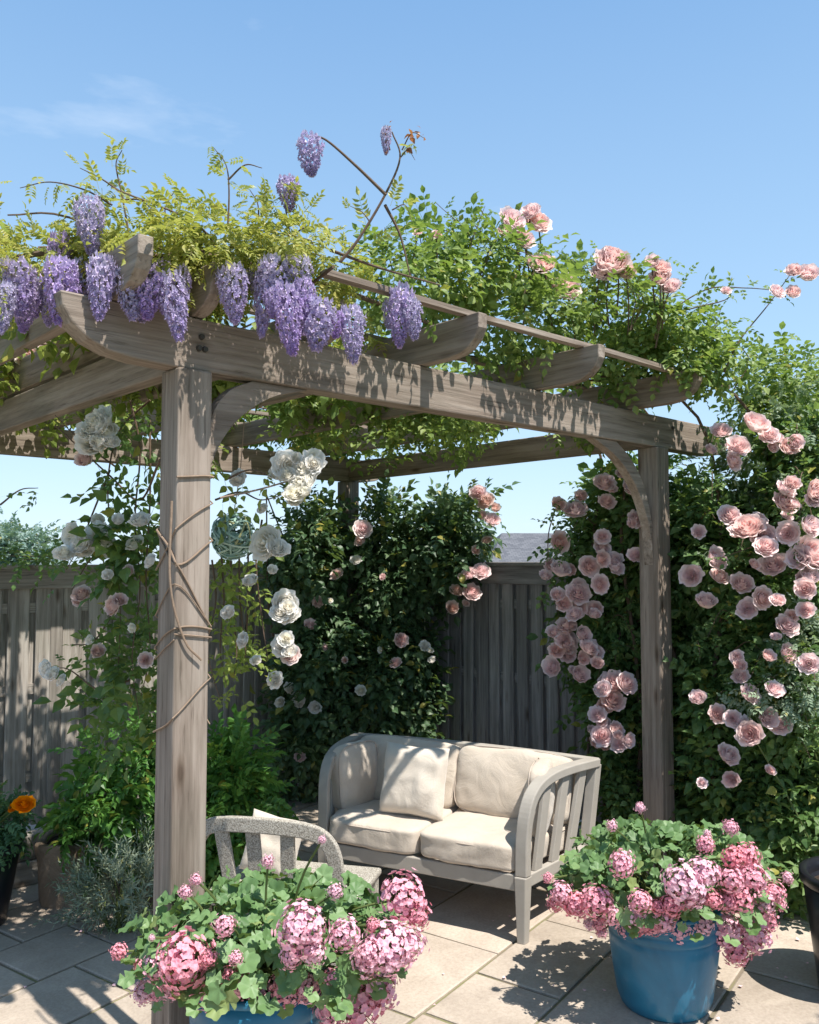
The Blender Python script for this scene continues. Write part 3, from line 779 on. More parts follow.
P, N = clumpy(ew, 560, (.2, 1.0), .08, 7); leafy(lf, P, N, T_WIST, .085, up=.9)
P, N = roof_scatter(-.5, 1.3, -.2, 1.0, 3.05, 3.15, 900, .0); leafy(lf, P, N, T_WIST, .09, up=.9)
for pts, y in (([(130, 240), (122, 195), (116, 165), (122, 150)], 3.1), ([(112, 205), (85, 190), (50, 182), (20, 188)], 3.1), ([(118, 190), (100, 178), (80, 168)], 3.1), ([(120, 200), (140, 200), (155, 212)], 3.1), ([(228, 225), (229, 190), (226, 165), (214, 148)], 3.15), ([(228, 180), (245, 165), (262, 168)], 3.15), ([(258, 230), (258, 205), (250, 190)], 3.2), ([(290, 235), (285, 205), (283, 185)], 3.2), ([(170, 235), (165, 210), (175, 190)], 3.15)):
    strand(st, lf, [at(a, b, y) for a, b in pts], .004, T_WIST, .10, .035, lat=.012)
# tall brown shoots
for pts, y in (([(340, 262), (358, 240), (385, 195), (400, 158), (392, 132)], 3.35), ([(386, 195), (355, 165), (326, 140), (310, 136)], 3.35), ([(385, 205), (400, 235), (410, 275)], 3.4), ([(330, 250), (380, 268), (440, 285)], 3.4)):
    P_ = smoothpath([at(a, b, y) for a, b in pts], 6); tube(st, P_, .007, .003, 6)
strand(st, lf, [at(370, 222, 3.35), at(362, 212, 3.35), at(350, 206, 3.33)], .003, T_WIST, .11, .04, lat=.01)
strand(st, lf, [at(392, 210, 3.35), at(405, 205, 3.35), at(412, 222, 3.33)], .003, T_WIST, .11, .04, lat=.01)
strand(st, lf, [at(400, 158, 3.35), at(408, 150, 3.35), at(415, 160, 3.33)], .003, T_WIST, .09, .03, lat=.01)
sh2 = MB()
strand(st, sh, [at(402, 150, 3.34), at(412, 133, 3.34), at(424, 138, 3.32)], .003, T_SINGLE, .035, .012, lat=.008)
strand(st, sh2, [at(390, 150, 3.34), at(386, 133, 3.34), at(388, 125, 3.33)], .003, T_SINGLE, .028, .010, lat=.005)
rel(lf, wl).build('foliage', L_WIST, wi); rel(st, wl).build('woody_vine', M_BARK, wi)
BRZ = leafmat('bronze_young_leaf', (.20, .06, .03), (.32, .13, .05), (.40, .22, .08), .35, tcol=(.6, .25, .1))
rel(sh, wl).build('young_shoot', BRZ, wi); rel(sh2, wl).build('young_shoot', BRZ, wi)
RAC = [(48, 280, 330, 22, 3.12), (145, 285, 312, 20, 2.95), (112, 268, 300, 26, 3.05), (180, 268, 322, 22, 3.04), (8, 285, 340, 24, 2.95), (258, 266, 300, 20, 3.2), (303, 280, 322, 26, 3.1), (272, 290, 318, 20, 3.05), (336, 312, 345, 22, 3.2), (268, 262, 335, 24, 3.12), (410, 300, 345, 22, 3.42), (15, 262, 326, 40, 3.0), (38, 272, 318, 24, 3.1), (62, 262, 336, 34, 2.95), (60, 235, 290, 26, 3.1), (88, 200, 256, 36, 3.0), (103, 258, 322, 34, 2.92), (128, 270, 325, 34, 2.94), (150, 268, 330, 32, 2.93), (170, 275, 342, 36, 2.96), (118, 250, 300, 30, 3.1), (138, 262, 318, 30, 3.02), (160, 262, 312, 26, 3.05), (80, 262, 308, 30, 3.1), (231, 268, 325, 34, 3.05), (274, 260, 318, 34, 3.10), (297, 258, 316, 34, 3.14), (285, 288, 352, 34, 3.05), (320, 302, 362, 36, 3.13), (351, 308, 368, 32, 3.22), (309, 296, 335, 26, 3.2), (402, 288, 360, 34, 3.45), (390, 300, 332, 18, 3.5), (309, 137, 182, 26, 3.30), (287, 178, 220, 22, 3.2), (5, 270, 318, 30, 3.1), (28, 290, 335, 24, 3.05)]
for i, (px, ya, yb, w, Y) in enumerate(RAC):
    o = link('flower_cluster', WISTS[i % 3], wi); p = at(px, ya, Y); L = (yb-ya)/FPX*Y*rng.uniform(.82, 1.08); o.location = Vector(p-wl)
    ww = w/FPX*Y/.64*rng.uniform(.82, 1.08); o.scale = (ww, ww, L); o.rotation_euler = (rng.uniform(-.12, .12), rng.uniform(-.12, .12), rng.uniform(0, 6))
o = link('flower_cluster', WISTS[0], wi); p = at(386, 128, 3.34); o.location = Vector(p-wl); o.scale = (.07, .07, .11)

# ---- pink climbing rose right + over the roof
cl = W(3.45, -.15); cl[2] = 0
cr = empty('climbing_rose', tuple(cl)); tag(cr, 'big blush pink climbing rose right of the right post, spreading over the roof', 'climbing rose')
st, lf, lt = MB(), MB(), MB()
er = [ell_px(563, 482, 640, 650, 6.25, .28), ell_px(568, 560, 650, 720, 6.15, .25), ell_px(596, 640, 670, 800, 6.0, .25), ell_px(610, 450, 720, 640, 5.95, .28),
      ell_px(640, 560, 720, 780, 5.85, .25), ell_px(675, 475, 780, 640, 5.5, .32), ell_px(745, 450, 825, 600, 5.2, .28), ell_px(680, 600, 800, 800, 5.45, .3),
      ell_px(740, 560, 835, 760, 5.15, .3), ell_px(690, 720, 800, 900, 5.35, .3), ell_px(760, 700, 840, 900, 5.1, .3), ell_px(600, 740, 700, 880, 5.85, .22), ell_px(770, 400, 840, 520, 5.05, .25), ell_px(600, 460, 660, 520, 5.9, .25)]
l2, s2 = MB(), MB()
cl2 = W(3.5, .75); cl2[2] = 0
cr2 = empty('climbing_rose', tuple(cl2)); tag(cr2, 'pink climbing rose on the dark fence between the sofa and the right post', 'climbing rose')
def side(P, N, right):
    q = P[:, 0]/P[:, 1]; k = (q > .29) if right else (q <= .29); return P[k], N[k]
er = [(c, np.maximum(r-np.array([.11, .05, .10]), .1)) for c, r in er]
P, N = clumpy(er, 560, (.6, 1.25), .11, 11); P, N = above(P, N, .06); P2, N2 = side(P, N, False); leafy(l2, P2, N2, T_ROSE, .115); P, N = side(P, N, True); leafy(lf, P, N, T_ROSE, .115)
P, N = clumpy(er, 420, (.35, .8), .13, 8); P, N = above(P, N, .06); P2, N2 = side(P, N, False); leafy(l2, P2, N2, T_ROSE, .15); P, N = side(P, N, True); leafy(lf, P, N, T_ROSE, .15)
et = [ell_px(350, 235, 440, 320, 3.9, .2), ell_px(380, 225, 480, 330, 4.2, .28), ell_px(430, 232, 540, 310, 4.4, .28), ell_px(460, 290, 580, 350, 4.6, .3), ell_px(520, 265, 620, 335, 4.75, .3), ell_px(590, 285, 680, 350, 5.0, .3),
      ell_px(640, 300, 735, 385, 5.15, .3), ell_px(560, 330, 700, 385, 5.1, .3), ell_px(735, 372, 800, 450, 5.6, .25), ell_px(740, 350, 850, 420, 5.5, .35), ell_px(745, 345, 800, 430, 5.3, .2), ell_px(640, 335, 730, 385, 4.95, .15)]
P, N = clumpy([(c, r*.9) for c, r in et], 330, (.25, 1.08), .10, 7); leafy(lt, P, N, T_ROSE, .10, up=.8)
P, N = roof_scatter(1.0, 3.5, .0, 3.3, 3.08, 3.26, 2200, .10, off=3.0)
leafy(lt, P, N, T_ROSE, .15, up=.9)
P, N = roof_scatter(.3, 3.5, 1.1, 3.4, 3.08, 3.34, 4200, -.08, off=3.0); leafy(lt, P, N, T_ROSE, .15, up=.9)
for k in range(34):
    px = rng.uniform(350, 760); e = np.interp(px, [350, 450, 560, 660, 760], [240, 232, 268, 300, 370]); Y = np.interp(px, [350, 760], [3.9, 5.3])+rng.uniform(-.15, .2)
    a = at(px, e+40, Y); b = at(px+rng.uniform(-18, 18), e+5, Y); c = at(px+rng.uniform(-35, 35), e-rng.uniform(2, 34), Y)
    strand(st, lt, [a, b, c], .004, T_ROSE, .09, .035, lat=.015)
for pts, y in (([(636, 366), (660, 320), (700, 275), (742, 240), (775, 282), (790, 285)][:1]+[(660, 322), (705, 290), (745, 288), (772, 290)], 5.0), ([(640, 362), (668, 318), (725, 300), (726, 290)], 5.0), ([(724, 372), (740, 340), (768, 305), (792, 272)], 4.9)):
    strand(st, lt, [at(a, b, y) for a, b in pts], .006, T_ROSE, .10, .06, lat=.015)
rv = np.random.RandomState(21)
for k in range(46):
    if k < 34: px, py, Y = rv.uniform(695, 825), rv.uniform(420, 760), 4.95
    else: py = rv.uniform(490, 740); px = rv.uniform(565 if py < 620 else 600, 645); Y = 5.75
    if k < 34: Y = np.interp(px, [695, 820], [5.2, 4.65])
    dx = rv.uniform(-16, 16)
    strand(st if k < 34 else s2, lf if k < 34 else l2, [at(px, py, Y+.15), at(px+dx, py-8, Y-.02), at(px+2*dx, py+rv.uniform(0, 22), Y-.10)], .004, T_ROSE, .085, .028, lat=.02)
for pts, y in (([(555, 510), (548, 540), (552, 590), (566, 640)], 5.95), ([(810, 520), (770, 540), (715, 560)], 4.75)):
    strand(st, lf, [at(a, b, y) for a, b in pts], .005, T_ROSE, .12, .05)
for k in range(5):
    b = W(3.5+rng.uniform(-.1, .1), -.6+k*.3, 0)
    tube(st, smoothpath([b, b+np.array([rng.uniform(-.1, .1), 0, 1.0]), b+np.array([rng.uniform(-.2, .1), rng.uniform(-.1, .1), 2.0]), b+np.array([-.2, .0, 3.0]), W(2.6-k*.3, .3+k*.4, 3.12)], 6), .018, .006, 7)
P, N = roof_scatter(1.9, 3.2, .25, 1.6, 2.76, 3.02, 800, .03, off=3.0); leafy(lt, P, N, T_ROSE, .10, up=.9)
P, N = roof_scatter(1.0, 3.2, 1.5, 3.4, 2.80, 3.08, 1200, .07, off=3.0); leafy(lt, P, N, T_ROSE, .11, up=.9)
rel(lf, cl).build('foliage', L_ROSE, cr); rel(lt, cl).build('top_foliage', L_ROSETOP, cr)
TOP = [(512, 220, 12), (538, 221, 13), (523, 238, 14), (505, 232, 9), (530, 211, 8), (543, 264, 12), (535, 262, 8), (566, 286, 13), (612, 263, 15), (601, 272, 11), (626, 272, 11), (613, 252, 9), (662, 267, 14), (652, 262, 9), (671, 286, 9), (660, 277, 9), (726, 290, 7), (794, 270, 8), (808, 274, 9), (778, 291, 7), (793, 292, 7), (437, 234, 5), (418, 232, 5)]
for px, py, r in TOP:
    Y = np.interp(px, [430, 560, 800], [4.2, 4.7, 4.95])-.1; p = at(px, py, Y)
    bloom(cr, 'bloom', ROSES['pink'], p-0, r/FPX*Y*1.25, (rng.uniform(-.6, .6), -1, .55)); 
    if px < 700: q = p+np.array([rng.uniform(-.08, .08), .12, -.32]); tube(st, smoothpath([q, (p+q)/2+rng.uniform(-.02, .02, 3), p], 3), .005, .004, 5)
BR = [(757, 428, 15), (736, 445, 11), (788, 443, 10), (766, 436, 10), (795, 480, 13), (812, 487, 12), (790, 500, 13), (782, 492, 9), (730, 514, 13), (748, 525, 15), (768, 537, 14), (788, 538, 13), (806, 522, 12), (758, 520, 9), (815, 552, 18), (800, 560, 12), (690, 578, 13), (718, 560, 12), (720, 580, 11), (742, 580, 14), (708, 598, 11), (757, 564, 10), (777, 566, 12), (762, 602, 10), (787, 625, 11), (778, 633, 9), (795, 618, 8), (808, 572, 15), (808, 598, 9), (750, 690, 13), (702, 696, 9), (741, 661, 8), (748, 736, 12), (731, 722, 12), (722, 718, 9), (765, 718, 9), (740, 728, 9), (727, 775, 10), (707, 780, 8), (806, 662, 9), (738, 664, 7), (805, 585, 9), (612, 558, 10), (605, 548, 8), (613, 568, 10), (548, 576, 8), (556, 590, 9), (546, 566, 7), (574, 585, 8), (561, 640, 8), (570, 648, 8), (554, 632, 8), (579, 662, 10), (576, 672, 8), (605, 682, 11), (618, 680, 12), (630, 682, 11), (598, 690, 8), (600, 716, 9), (600, 742, 9), (596, 728, 7), (608, 500, 8), (560, 607, 8), (573, 612, 8), (568, 620, 8), (582, 630, 8), (590, 650, 9), (560, 500, 7), (603, 538, 7), (634, 520, 8), (792, 650, 11), (775, 600, 9)]
rb = np.random.RandomState(11)
xr = []
for k in range(66):
    if k < 14: px, py = rb.uniform(700, 819), rb.uniform(430, 640); px = max(px, 700)
    elif k < 22: px, py = rb.uniform(700, 800), rb.uniform(650, 780)
    else:
        py = rb.uniform(470, 750); px = rb.uniform(*{0: (560, 640), 1: (552, 600), 2: (595, 625)}[0 if py < 560 else 1 if py < 670 else 2])
    xr.append((px, py, rb.uniform(7, 11)))
for px, py, r in BR+xr:
    Y = np.interp(px, [545, 600, 663, 700, 740, 819], [5.82, 5.62, 5.35, 4.95, 4.78, 4.55])+rb.uniform(-.08, .06); px += rb.uniform(-5, 5); py += rb.uniform(-5, 5)
    bloom(cr if px > 655 else cr2, 'bloom', ROSES['deep' if (px, py) in ((560, 500), (778, 633), (787, 625)) else 'pink'], at(px, py, Y), r/FPX*Y*1.10)
for k in range(4):
    b = W(3.5+rng.uniform(-.1, .1), .2+k*.18, 0); tube(s2, smoothpath([b, b+np.array([.05, 0, 1.0]), b+np.array([rng.uniform(-.1, .1), 0, 1.3]), b+np.array([-.0, 0, 1.7])], 6), .012, .006, 7)
rel(l2, cl2).build('foliage', L_ROSE, cr2); rel(s2, cl2).build('stems', M_BARK, cr2)
rel(st, cl).build('stems', M_BARK, cr)

# ---- rose in the far corner
dl = W(3.0, 3.2); dl[2] = 0
dr_ = empty('climbing_rose', tuple(dl)); tag(dr_, 'dark leaved climbing rose with small white and pink blooms in the shaded corner', 'climbing rose')
st, lf = MB(), MB()
ed = [ell_px(262, 490, 350, 620, 6.9, .3), ell_px(340, 492, 430, 620, 7.0, .3), ell_px(400, 495, 478, 610, 7.0, .3), ell_px(275, 590, 380, 745, 6.85, .3), ell_px(350, 590, 440, 745, 7.0, .3), ell_px(440, 488, 490, 560, 7.0, .25), ell_px(300, 505, 400, 700, 7.1, .3), ell_px(350, 660, 440, 780, 7.1, .25), ell_px(270, 660, 340, 800, 6.9, .25)]
ed = [(c, np.maximum(r-np.array([.14, .05, .12]), .1)) for c, r in ed]
ed = [(at(0,0,1)*0+np.array([c[0]*(1+.45/c[1]), c[1]+.45, EYE+(c[2]-EYE)*(1+.45/c[1])]), r*1.06) for c, r in ed]
def free(P, N):
    q = P[:, 0]/P[:, 1]; k = (q > -.080) & (q < -.050) & (P[:, 2] > .4) & (rng.uniform(size=len(P)) < .88); return P[~k], N[~k]
P, N = clumpy(ed, 430, (.6, 1.05), .14, 8); P, N = free(*above(P, N, .06)); leafy(lf, P, N, T_ROSE, .15)
P, N = clumpy(ed, 260, (.3, .8), .14, 8); P, N = free(*above(P, N, .06)); leafy(lf, P, N, T_ROSE, .16)
for k in range(5):
    b = W(2.6+k*.22, 3.3, 0); tube(st, smoothpath([b, b+np.array([.1, -.05, .8]), b+np.array([rng.uniform(-.3, .3), -.1, 1.6]), b+np.array([rng.uniform(-.3, .3), -.1, 2.6])], 6), .016, .006, 6)
rel(lf, dl).build('foliage', L_DARK, dr_)
BD = [(363, 528, 8, 'pink'), (360, 540, 6, 'blush'), (310, 625, 6, 'pink'), (325, 647, 6, 'pink'), (401, 640, 7, 'pink'), (395, 662, 7, 'pink'), (300, 757, 8, 'pink'), (383, 577, 6, 'pink'), (336, 574, 7, 'blush'), (356, 560, 5, 'white'), (330, 600, 5, 'white'), (318, 602, 7, 'blush'), (300, 700, 7, 'white'), (315, 708, 6, 'white'), (280, 702, 5, 'white'), (361, 690, 5, 'white'), (430, 650, 6, 'white'), (432, 660, 5, 'white'), (425, 646, 5, 'white'), (380, 650, 5, 'white'), (345, 660, 5, 'blush'), (290, 688, 6, 'white'), (470, 574, 9, 'pink'), (481, 571, 9, 'pink'), (463, 577, 8, 'pink'), (457, 590, 8, 'blush'), (472, 592, 8, 'pink'), (452, 608, 8, 'blush'), (466, 603, 6, 'blush'), (492, 520, 8, 'pink'), (485, 500, 9, 'blush'), (478, 493, 8, 'pink'), (495, 508, 7, 'blush'), (476, 550, 7, 'pink'), (487, 540, 6, 'blush'), (482, 515, 7, 'pink')]
for px, py, r, k in BD:
    Y = 7.0 if px < 440 else 7.1
    bloom(dr_, 'bloom', ROSES[k], at(px, py, Y), r/FPX*Y*1.1)
rel(st, dl).build('stems', M_BARK, dr_)

# ---- cream rose by the front post
ml = W(.0, .35); ml[2] = 0
mr = empty('climbing_rose', tuple(ml)); tag(mr, 'cream climbing rose trailing around the front post with large pale blooms', 'climbing rose')
st, lf, vn, ly = MB(), MB(), MB(), MB()
def hang(pts, Y, size=.12, step=.035, r=.005, tpl=T_ROSE, buf=None, lat=.04):
    strand(st, buf or lf, [at(a, b, Y+rng.uniform(-.05, .05)) for a, b in pts], r, tpl, size, step, lat=lat)
hang([(150, 400), (120, 430), (108, 480), (112, 540), (120, 600), (118, 680)], 3.9)
hang([(130, 400), (140, 450), (135, 520), (140, 590), (132, 660), (140, 720)], 3.85)
hang([(150, 420), (150, 500), (146, 580), (150, 650), (140, 700)], 3.9)
hang([(110, 470), (90, 520), (80, 545), (66, 570)], 3.95)
hang([(115, 540), (90, 560), (72, 590)], 3.9)
hang([(120, 600), (95, 640), (70, 645)], 3.9)
hang([(130, 680), (100, 690), (70, 670), (55, 668)], 3.9, step=.06)
hang([(120, 520), (60, 555), (10, 560)], 5.6, step=.03, size=.13)
hang([(150, 548), (80, 556), (0, 556), (-40, 560)], 5.7, step=.02, size=.13)
hang([(120, 470), (80, 440), (55, 415)], 3.95, step=.1)
hang([(0, 505), (20, 490), (38, 488)], 3.9, step=.05, size=.09)
for k in range(5): hang([(212+9*k, 560-10*k), (216+8*k, 600), (212+9*k+rng.uniform(-8, 8), 650), (220+7*k, 700-12*k)], 3.7+.05*k, .12, .035, buf=ly)
hang([(215, 500), (240, 492), (262, 500), (290, 492)], 3.45, .11, .05, buf=ly); hang([(225, 480), (250, 470), (275, 478)], 3.4, .13, .05, buf=ly)
hang([(262, 520), (256, 560), (262, 620), (268, 660)], 3.7, .10, .05, buf=ly)
P, N = clumpy([ell_px(100, 610, 155, 690, 4.0, .12), ell_px(112, 500, 154, 600, 3.95, .1), ell_px(90, 690, 155, 750, 4.2, .15)], 170, (.2, 1.0), .05, 5); leafy(lf, P, N, T_ROSE, .14)
# leafy canopy over the left half of the roof
P, N = roof_scatter(-.5, 1.4, .5, 3.4, 3.07, 3.22, 2000, .03, off=9.0); leafy(ly, P, N, T_ROSE, .15, up=.9)
P, N = roof_scatter(-.6, 1.3, 1.5, 3.3, 2.88, 3.08, 900, .06, off=9.0); leafy(ly, P, N, T_ROSE, .11, up=.9)
P, N = roof_scatter(-1.3, .2, 1.6, 3.9, 3.0, 3.25, 350, .05, off=5.0); leafy(ly, P, N, T_ROSE, .16, up=.9)
for k in range(30):
    a = W(rng.uniform(-.5, 3.3), rng.uniform(0, 3.2), 3.12); d = rng.uniform(-1, 1, 3)*np.array([.7, .7, .04])
    tube(st, smoothpath([a-d, a+rng.uniform(-.08, .08, 3)*[1, 1, .4], a+d], 4), .007, .004, 5)
# bare vines wound round the post
def wound(zs, r=.0065, ph=0.0, rev=1):
    pts = []; h = .071
    for i, z in enumerate(zs):
        k = (i+ph) % 4; j = [(-h, -h), (h, -h), (h, h), (-h, h)][int(k) if rev > 0 else 3-int(k)]
        pts.append(W(j[0]*(1.03+rng.uniform(0, .05)), j[1]*(1.03+rng.uniform(0, .05)), z))
    q = smoothpath(pts, 7); d = q-A0; uu, vv = d@U, d@V; k = .0755/np.maximum(np.maximum(abs(uu), abs(vv)), 1e-4)
    q = W(0, 0)+np.outer(uu*k, U)+np.outer(vv*k, V)+np.outer(q[:, 2], [0, 0, 1])
    tube(vn, q, r*.7, r*.42, 6)
wound([2.29, 2.30, 2.26, 2.10, 1.97, 2.06, 2.14, 2.2], .0065)
wound([1.95, 2.10, 2.2, 2.24, 2.2], .005, 3)
wound([2.1, 1.98, 1.74, 1.6, 1.62, 1.70], .006, 3)
wound([1.72, 1.70, 1.69, 1.78, 1.90, 1.74, 1.6, 1.5], .005)
wound([1.66, 1.73, 1.74, 1.66, 1.5, 1.38], .0055, 1, -1)
wound([1.35, 1.42, 1.55, 1.6, 1.66], .005, 3)
tube(vn, smoothpath([W(-.10, -.09, 2.2), W(-.10, -.088, 1.9), W(-.04, -.085, 1.7), W(.03, -.085, 1.62)], 6), .005, .004, 6)
tube(vn, smoothpath([W(.09, -.1, 2.22), W(.25, -.12, 2.26), W(.5, -.05, 2.33)], 5), .005, .003, 6)
# main stem from the ground
tube(st, smoothpath([W(.13, .12, 0), W(.12, .13, .8), W(.13, .12, 1.6), W(.10, .14, 2.3), W(-.1, .2, 3.0), W(.0, .6, 3.12)], 6), .018, .01, 7)
tube(st, smoothpath([at(160, 460, 3.6), at(140, 500, 3.9), at(110, 476, 3.9), at(55, 425, 3.95)], 6), .006, .003, 6)
rel(lf, ml).build('foliage', L_HANG, mr); rel(ly, ml).build('light_foliage', L_CANOPY, mr); rel(vn, ml).build('wound_vine', M_VINE, mr); rel(st, ml).build('stems', M_BARK, mr)
BM = [(97, 425, 19, 'white', 3.75), (92, 443, 14, 'white', 3.72), (107, 432, 13, 'white', 3.72), (84, 459, 9, 'blush', 3.75), (288, 466, 14, 'white', 3.4), (305, 470, 15, 'white', 3.38), (300, 485, 15, 'white', 3.36), (314, 459, 10, 'white', 3.42), (280, 472, 11, 'white', 3.42), (237, 478, 10, 'white', 3.45), (266, 543, 17, 'white', 3.5), (285, 604, 13, 'white', 3.6), (288, 614, 10, 'white', 3.6), (283, 646, 13, 'white', 3.6), (290, 654, 10, 'blush', 3.62), (45, 668, 9, 'white', 3.85), (53, 674, 9, 'white', 3.83), (61, 680, 7, 'white', 3.83), (72, 535, 13, 'white', 3.85), (85, 545, 12, 'white', 3.85), (98, 535, 13, 'white', 3.85), (98, 520, 10, 'white', 3.9), (110, 548, 11, 'white', 3.88), (135, 543, 10, 'white', 3.8), (128, 570, 9, 'blush', 3.8), (112, 606, 9, 'blush', 3.75), (120, 600, 7, 'blush', 3.75), (82, 593, 9, 'blush', 3.85), (98, 651, 7, 'blush', 3.8), (78, 600, 6, 'blush', 3.85), (250, 580, 8, 'white', 3.6), (15, 342, 8, 'blush', 4.6), (30, 355, 9, 'blush', 4.6), (45, 348, 7, 'blush', 4.5), (22, 357, 8, 'blush', 4.6), (275, 680, 7, 'white', 3.7)]
BM += [(118, 520, 10, 'white', 3.75), (150, 560, 8, 'white', 3.7), (140, 520, 9, 'white', 3.7), (64, 552, 9, 'white', 3.8), (132, 628, 7, 'white', 3.75), (108, 575, 7, 'white', 3.75), (228, 612, 8, 'white', 3.55), (243, 640, 7, 'white', 3.55), (262, 508, 9, 'white', 3.45), (295, 500, 8, 'white', 3.4), (272, 570, 8, 'white', 3.5), (256, 660, 6, 'white', 3.6), (90, 640, 6, 'white', 3.8), (145, 660, 6, 'blush', 3.75)]
for px, py, r, k, Y in list(BM):
    if k == 'white' and r >= 12 and len(BM) < 95:
        for j in range(2): BM.append((px+rng.uniform(-.8, .8)*r, py+rng.uniform(-.7, .9)*r, r*.62, 'white', Y-.03))
for px, py, r, k, Y in BM: bloom(mr, 'bloom', ROSES[k], at(px, py, Y), r/FPX*Y*1.15)
for px, py in ((254, 478), (262, 488)): pass

# ---- teal ball of curling blades beside the post
bc = at(233, 536, 3.62); hb = empty('hanging_plant', tuple(bc)); tag(hb, 'blue-green ball of curling blades hanging just right of the front post', 'hanging plant')
m = MB()
for k in range(150):
    a = rand_unit(1)[0]; b = np.cross(a, rand_unit(1)[0]); b /= np.linalg.norm(b); r = rng.uniform(.05, .095); ph = rng.uniform(0, 6); ln = rng.uniform(1.2, 2.6)
    c = np.cross(a, b)
    pts = [r*(math.cos(ph+t*ln)*b+math.sin(ph+t*ln)*c)*np.array([1, 1, 1.12])+a*.02*math.sin(3*t) for t in np.linspace(0, 1, 8)]
    tube(m, pts, .003, rect=(.004, .0012, a))
m.build('blades', L_TEAL, hb)
m = MB(); tube(m, [(0, 0, .08), (.03, -.01, .28), (.05, -.02, .55), (.06, -.1, .9)], .002, .002, 5); m.build('cord', M_VINE, hb)

# ================================================================ SHRUBS
def shrub(name, label, cat, loc, ells, dens, tpl, size, mat, shell=(.5, 1.05), clump=.1, per=8, stems=7, up=.6, droop=.1):
    t = empty(name, loc); tag(t, label, cat); L = np.array(loc, float)
    m = MB(); P, N = clumpy(ells, dens, shell, clump, per); P, N = above(P, N, L[2]+.02); leafy(m, P, N, tpl, size, up=up, droop=droop)
    rel(m, L).build('foliage', mat, t)
    s = MB(); pick = rng.randint(0, len(P), stems*4 if stems > 1 else 3)
    for i in pick:
        if stems == 1: s = MB()
        e = P[i]-L; b = np.array([rng.uniform(-.05, .05), rng.uniform(-.05, .05), -.02]); tube(s, smoothpath([b, b*.5+e*.5+rng.uniform(-.04, .04, 3), e], 4), .007, .003, 5)
        if stems == 1: s.build('stem', M_STEM, t)
    if stems > 1: s.build('stems', M_STEM, t)
    return t
shrub('leafy_shrub', 'bright green feathery shrub growing in the stone trough', 'shrub', (-1.80, 5.22, .34), [ell_px(98, 760, 165, 835, 5.2, .22), ell_px(105, 735, 160, 780, 5.15, .18), ell_px(80, 780, 130, 835, 5.1, .15)], 420, T_FERN, .17, L_FERN)
shrub('leafy_shrub', 'bright green feathery shrub behind the speckled grey chair', 'shrub', (-1.18, 5.35, 0), [ell_px(205, 755, 258, 830, 5.2, .25), ell_px(165, 755, 240, 840, 5.3, .25), ell_px(200, 780, 250, 900, 5.3, .25)], 480, T_FERN, .15, L_FERN)
shrub('lavender_shrub', 'low grey-green needle-leaved shrub on the paving before the trough', 'shrub', tuple(at(118, 905, 4.75)*np.array([1, 1, 0])), [ell_px(82, 858, 158, 925, 4.75, .22), ell_px(100, 850, 165, 905, 4.85, .2)], 520, T_NEED, .13, L_LAV, clump=.05, up=.3, droop=-.4)
shrub('silver_shrub', 'silvery pale-leaved shrub at the right edge below the pink roses', 'shrub', (2.45, 4.9, 0), [ell_px(785, 610, 840, 710, 4.8, .15), ell_px(750, 670, 800, 725, 4.8, .1)], 300, T_FERN, .075, L_SILV, (.3, 1.05), stems=1)
shrub('variegated_climber', 'pale grey-green small-leaved climber among the top right pink roses', 'climber', (2.35, 5.45, 0), [ell_px(715, 420, 790, 500, 5.2, .2), ell_px(765, 385, 835, 480, 4.98, .15)], 330, T_FERN, .07, L_SILV, (.3, 1.05), stems=1)

# marigold
mg = empty('marigold_plant', (-2.38, 4.83, .385)); tag(mg, 'orange marigold with dark leaves in the tall black pot', 'marigold')
m = MB(); P, N = clumpy([(np.array([-2.38, 4.83, .52]), np.array([.25, .22, .17]))], 700, (.3, 1.05), .05, 6); P, N = above(P, N, .40); leafy(m, P, N, T_FERN, .09)
rel(m, (-2.38, 4.83, .385)).build('foliage', leafmat('marigold_leaf', (.03, .09, .04), (.06, .14, .06), (.10, .20, .09), .25), mg)
MO = [rose_bloom(21, 1.0).mesh('marigold_bloom', P_ORANGE, True)]
p = at(24, 803, 4.72); bloom(mg, 'bloom', MO, p, .052, (.2, -.7, 1)); bloom(mg, 'bloom', MO, at(14, 806, 4.75), .038, (-.3, -.7, 1))
m = MB(); b = np.array([0, 0, 0.0])
for q in (p, at(14, 806, 4.75)):
    m = MB(); e = q-np.array([-2.38, 4.83, .385]); tube(m, smoothpath([b, e*.5+np.array([0, 0, .03]), e], 4), .004, .003, 5); m.build('stem', M_STEM, mg)

# timber sleepers (raised bed edge) and trough
sy = W(-1.55, 2.75)
for k in (0, 1):
    m = MB(); box(m, -1.6, 1.58, -.05, .05, .003+k*.152, .15+k*.152)
    o = m.build('timber_sleeper', FX, None, loc=tuple(W(-1.15, 2.64+.006*k))); bevel(o, .008); o.rotation_euler = (0, 0, UA)
    tag(o, ('lower', 'upper')[k]+' timber sleeper of the raised bed beside the black marigold pot', 'sleeper', 'stacked bed sleepers')
def mat_stone():
    m = NT('sandy_stone'); c = m.coord(); f = m.noise(4, 6, .65, c, .5); f2 = m.noise(50, 3, .6, c)
    k = m.ramp(f, [(.3, (.14, .10, .07)), (.5, (.25, .19, .14)), (.7, (.36, .29, .22))]); m.bump(m.math('ADD', f, m.math('MULTIPLY', f2, .3)), .8, .02)
    return m.done(k, .95, .2)
tr = empty('stone_trough', (-1.80, 5.22, 0), R(8)); tag(tr, 'weathered sandy stone trough holding the bright green shrub', 'trough')
m = MB(); a, b, h = .37, .17, .36
ring = lambda s, z, e=5: [((abs(math.cos(q))**(2/e))*math.copysign(1, math.cos(q))*a*s, (abs(math.sin(q))**(2/e))*math.copysign(1, math.sin(q))*b*s, z) for q in np.arange(40)*2*math.pi/40]
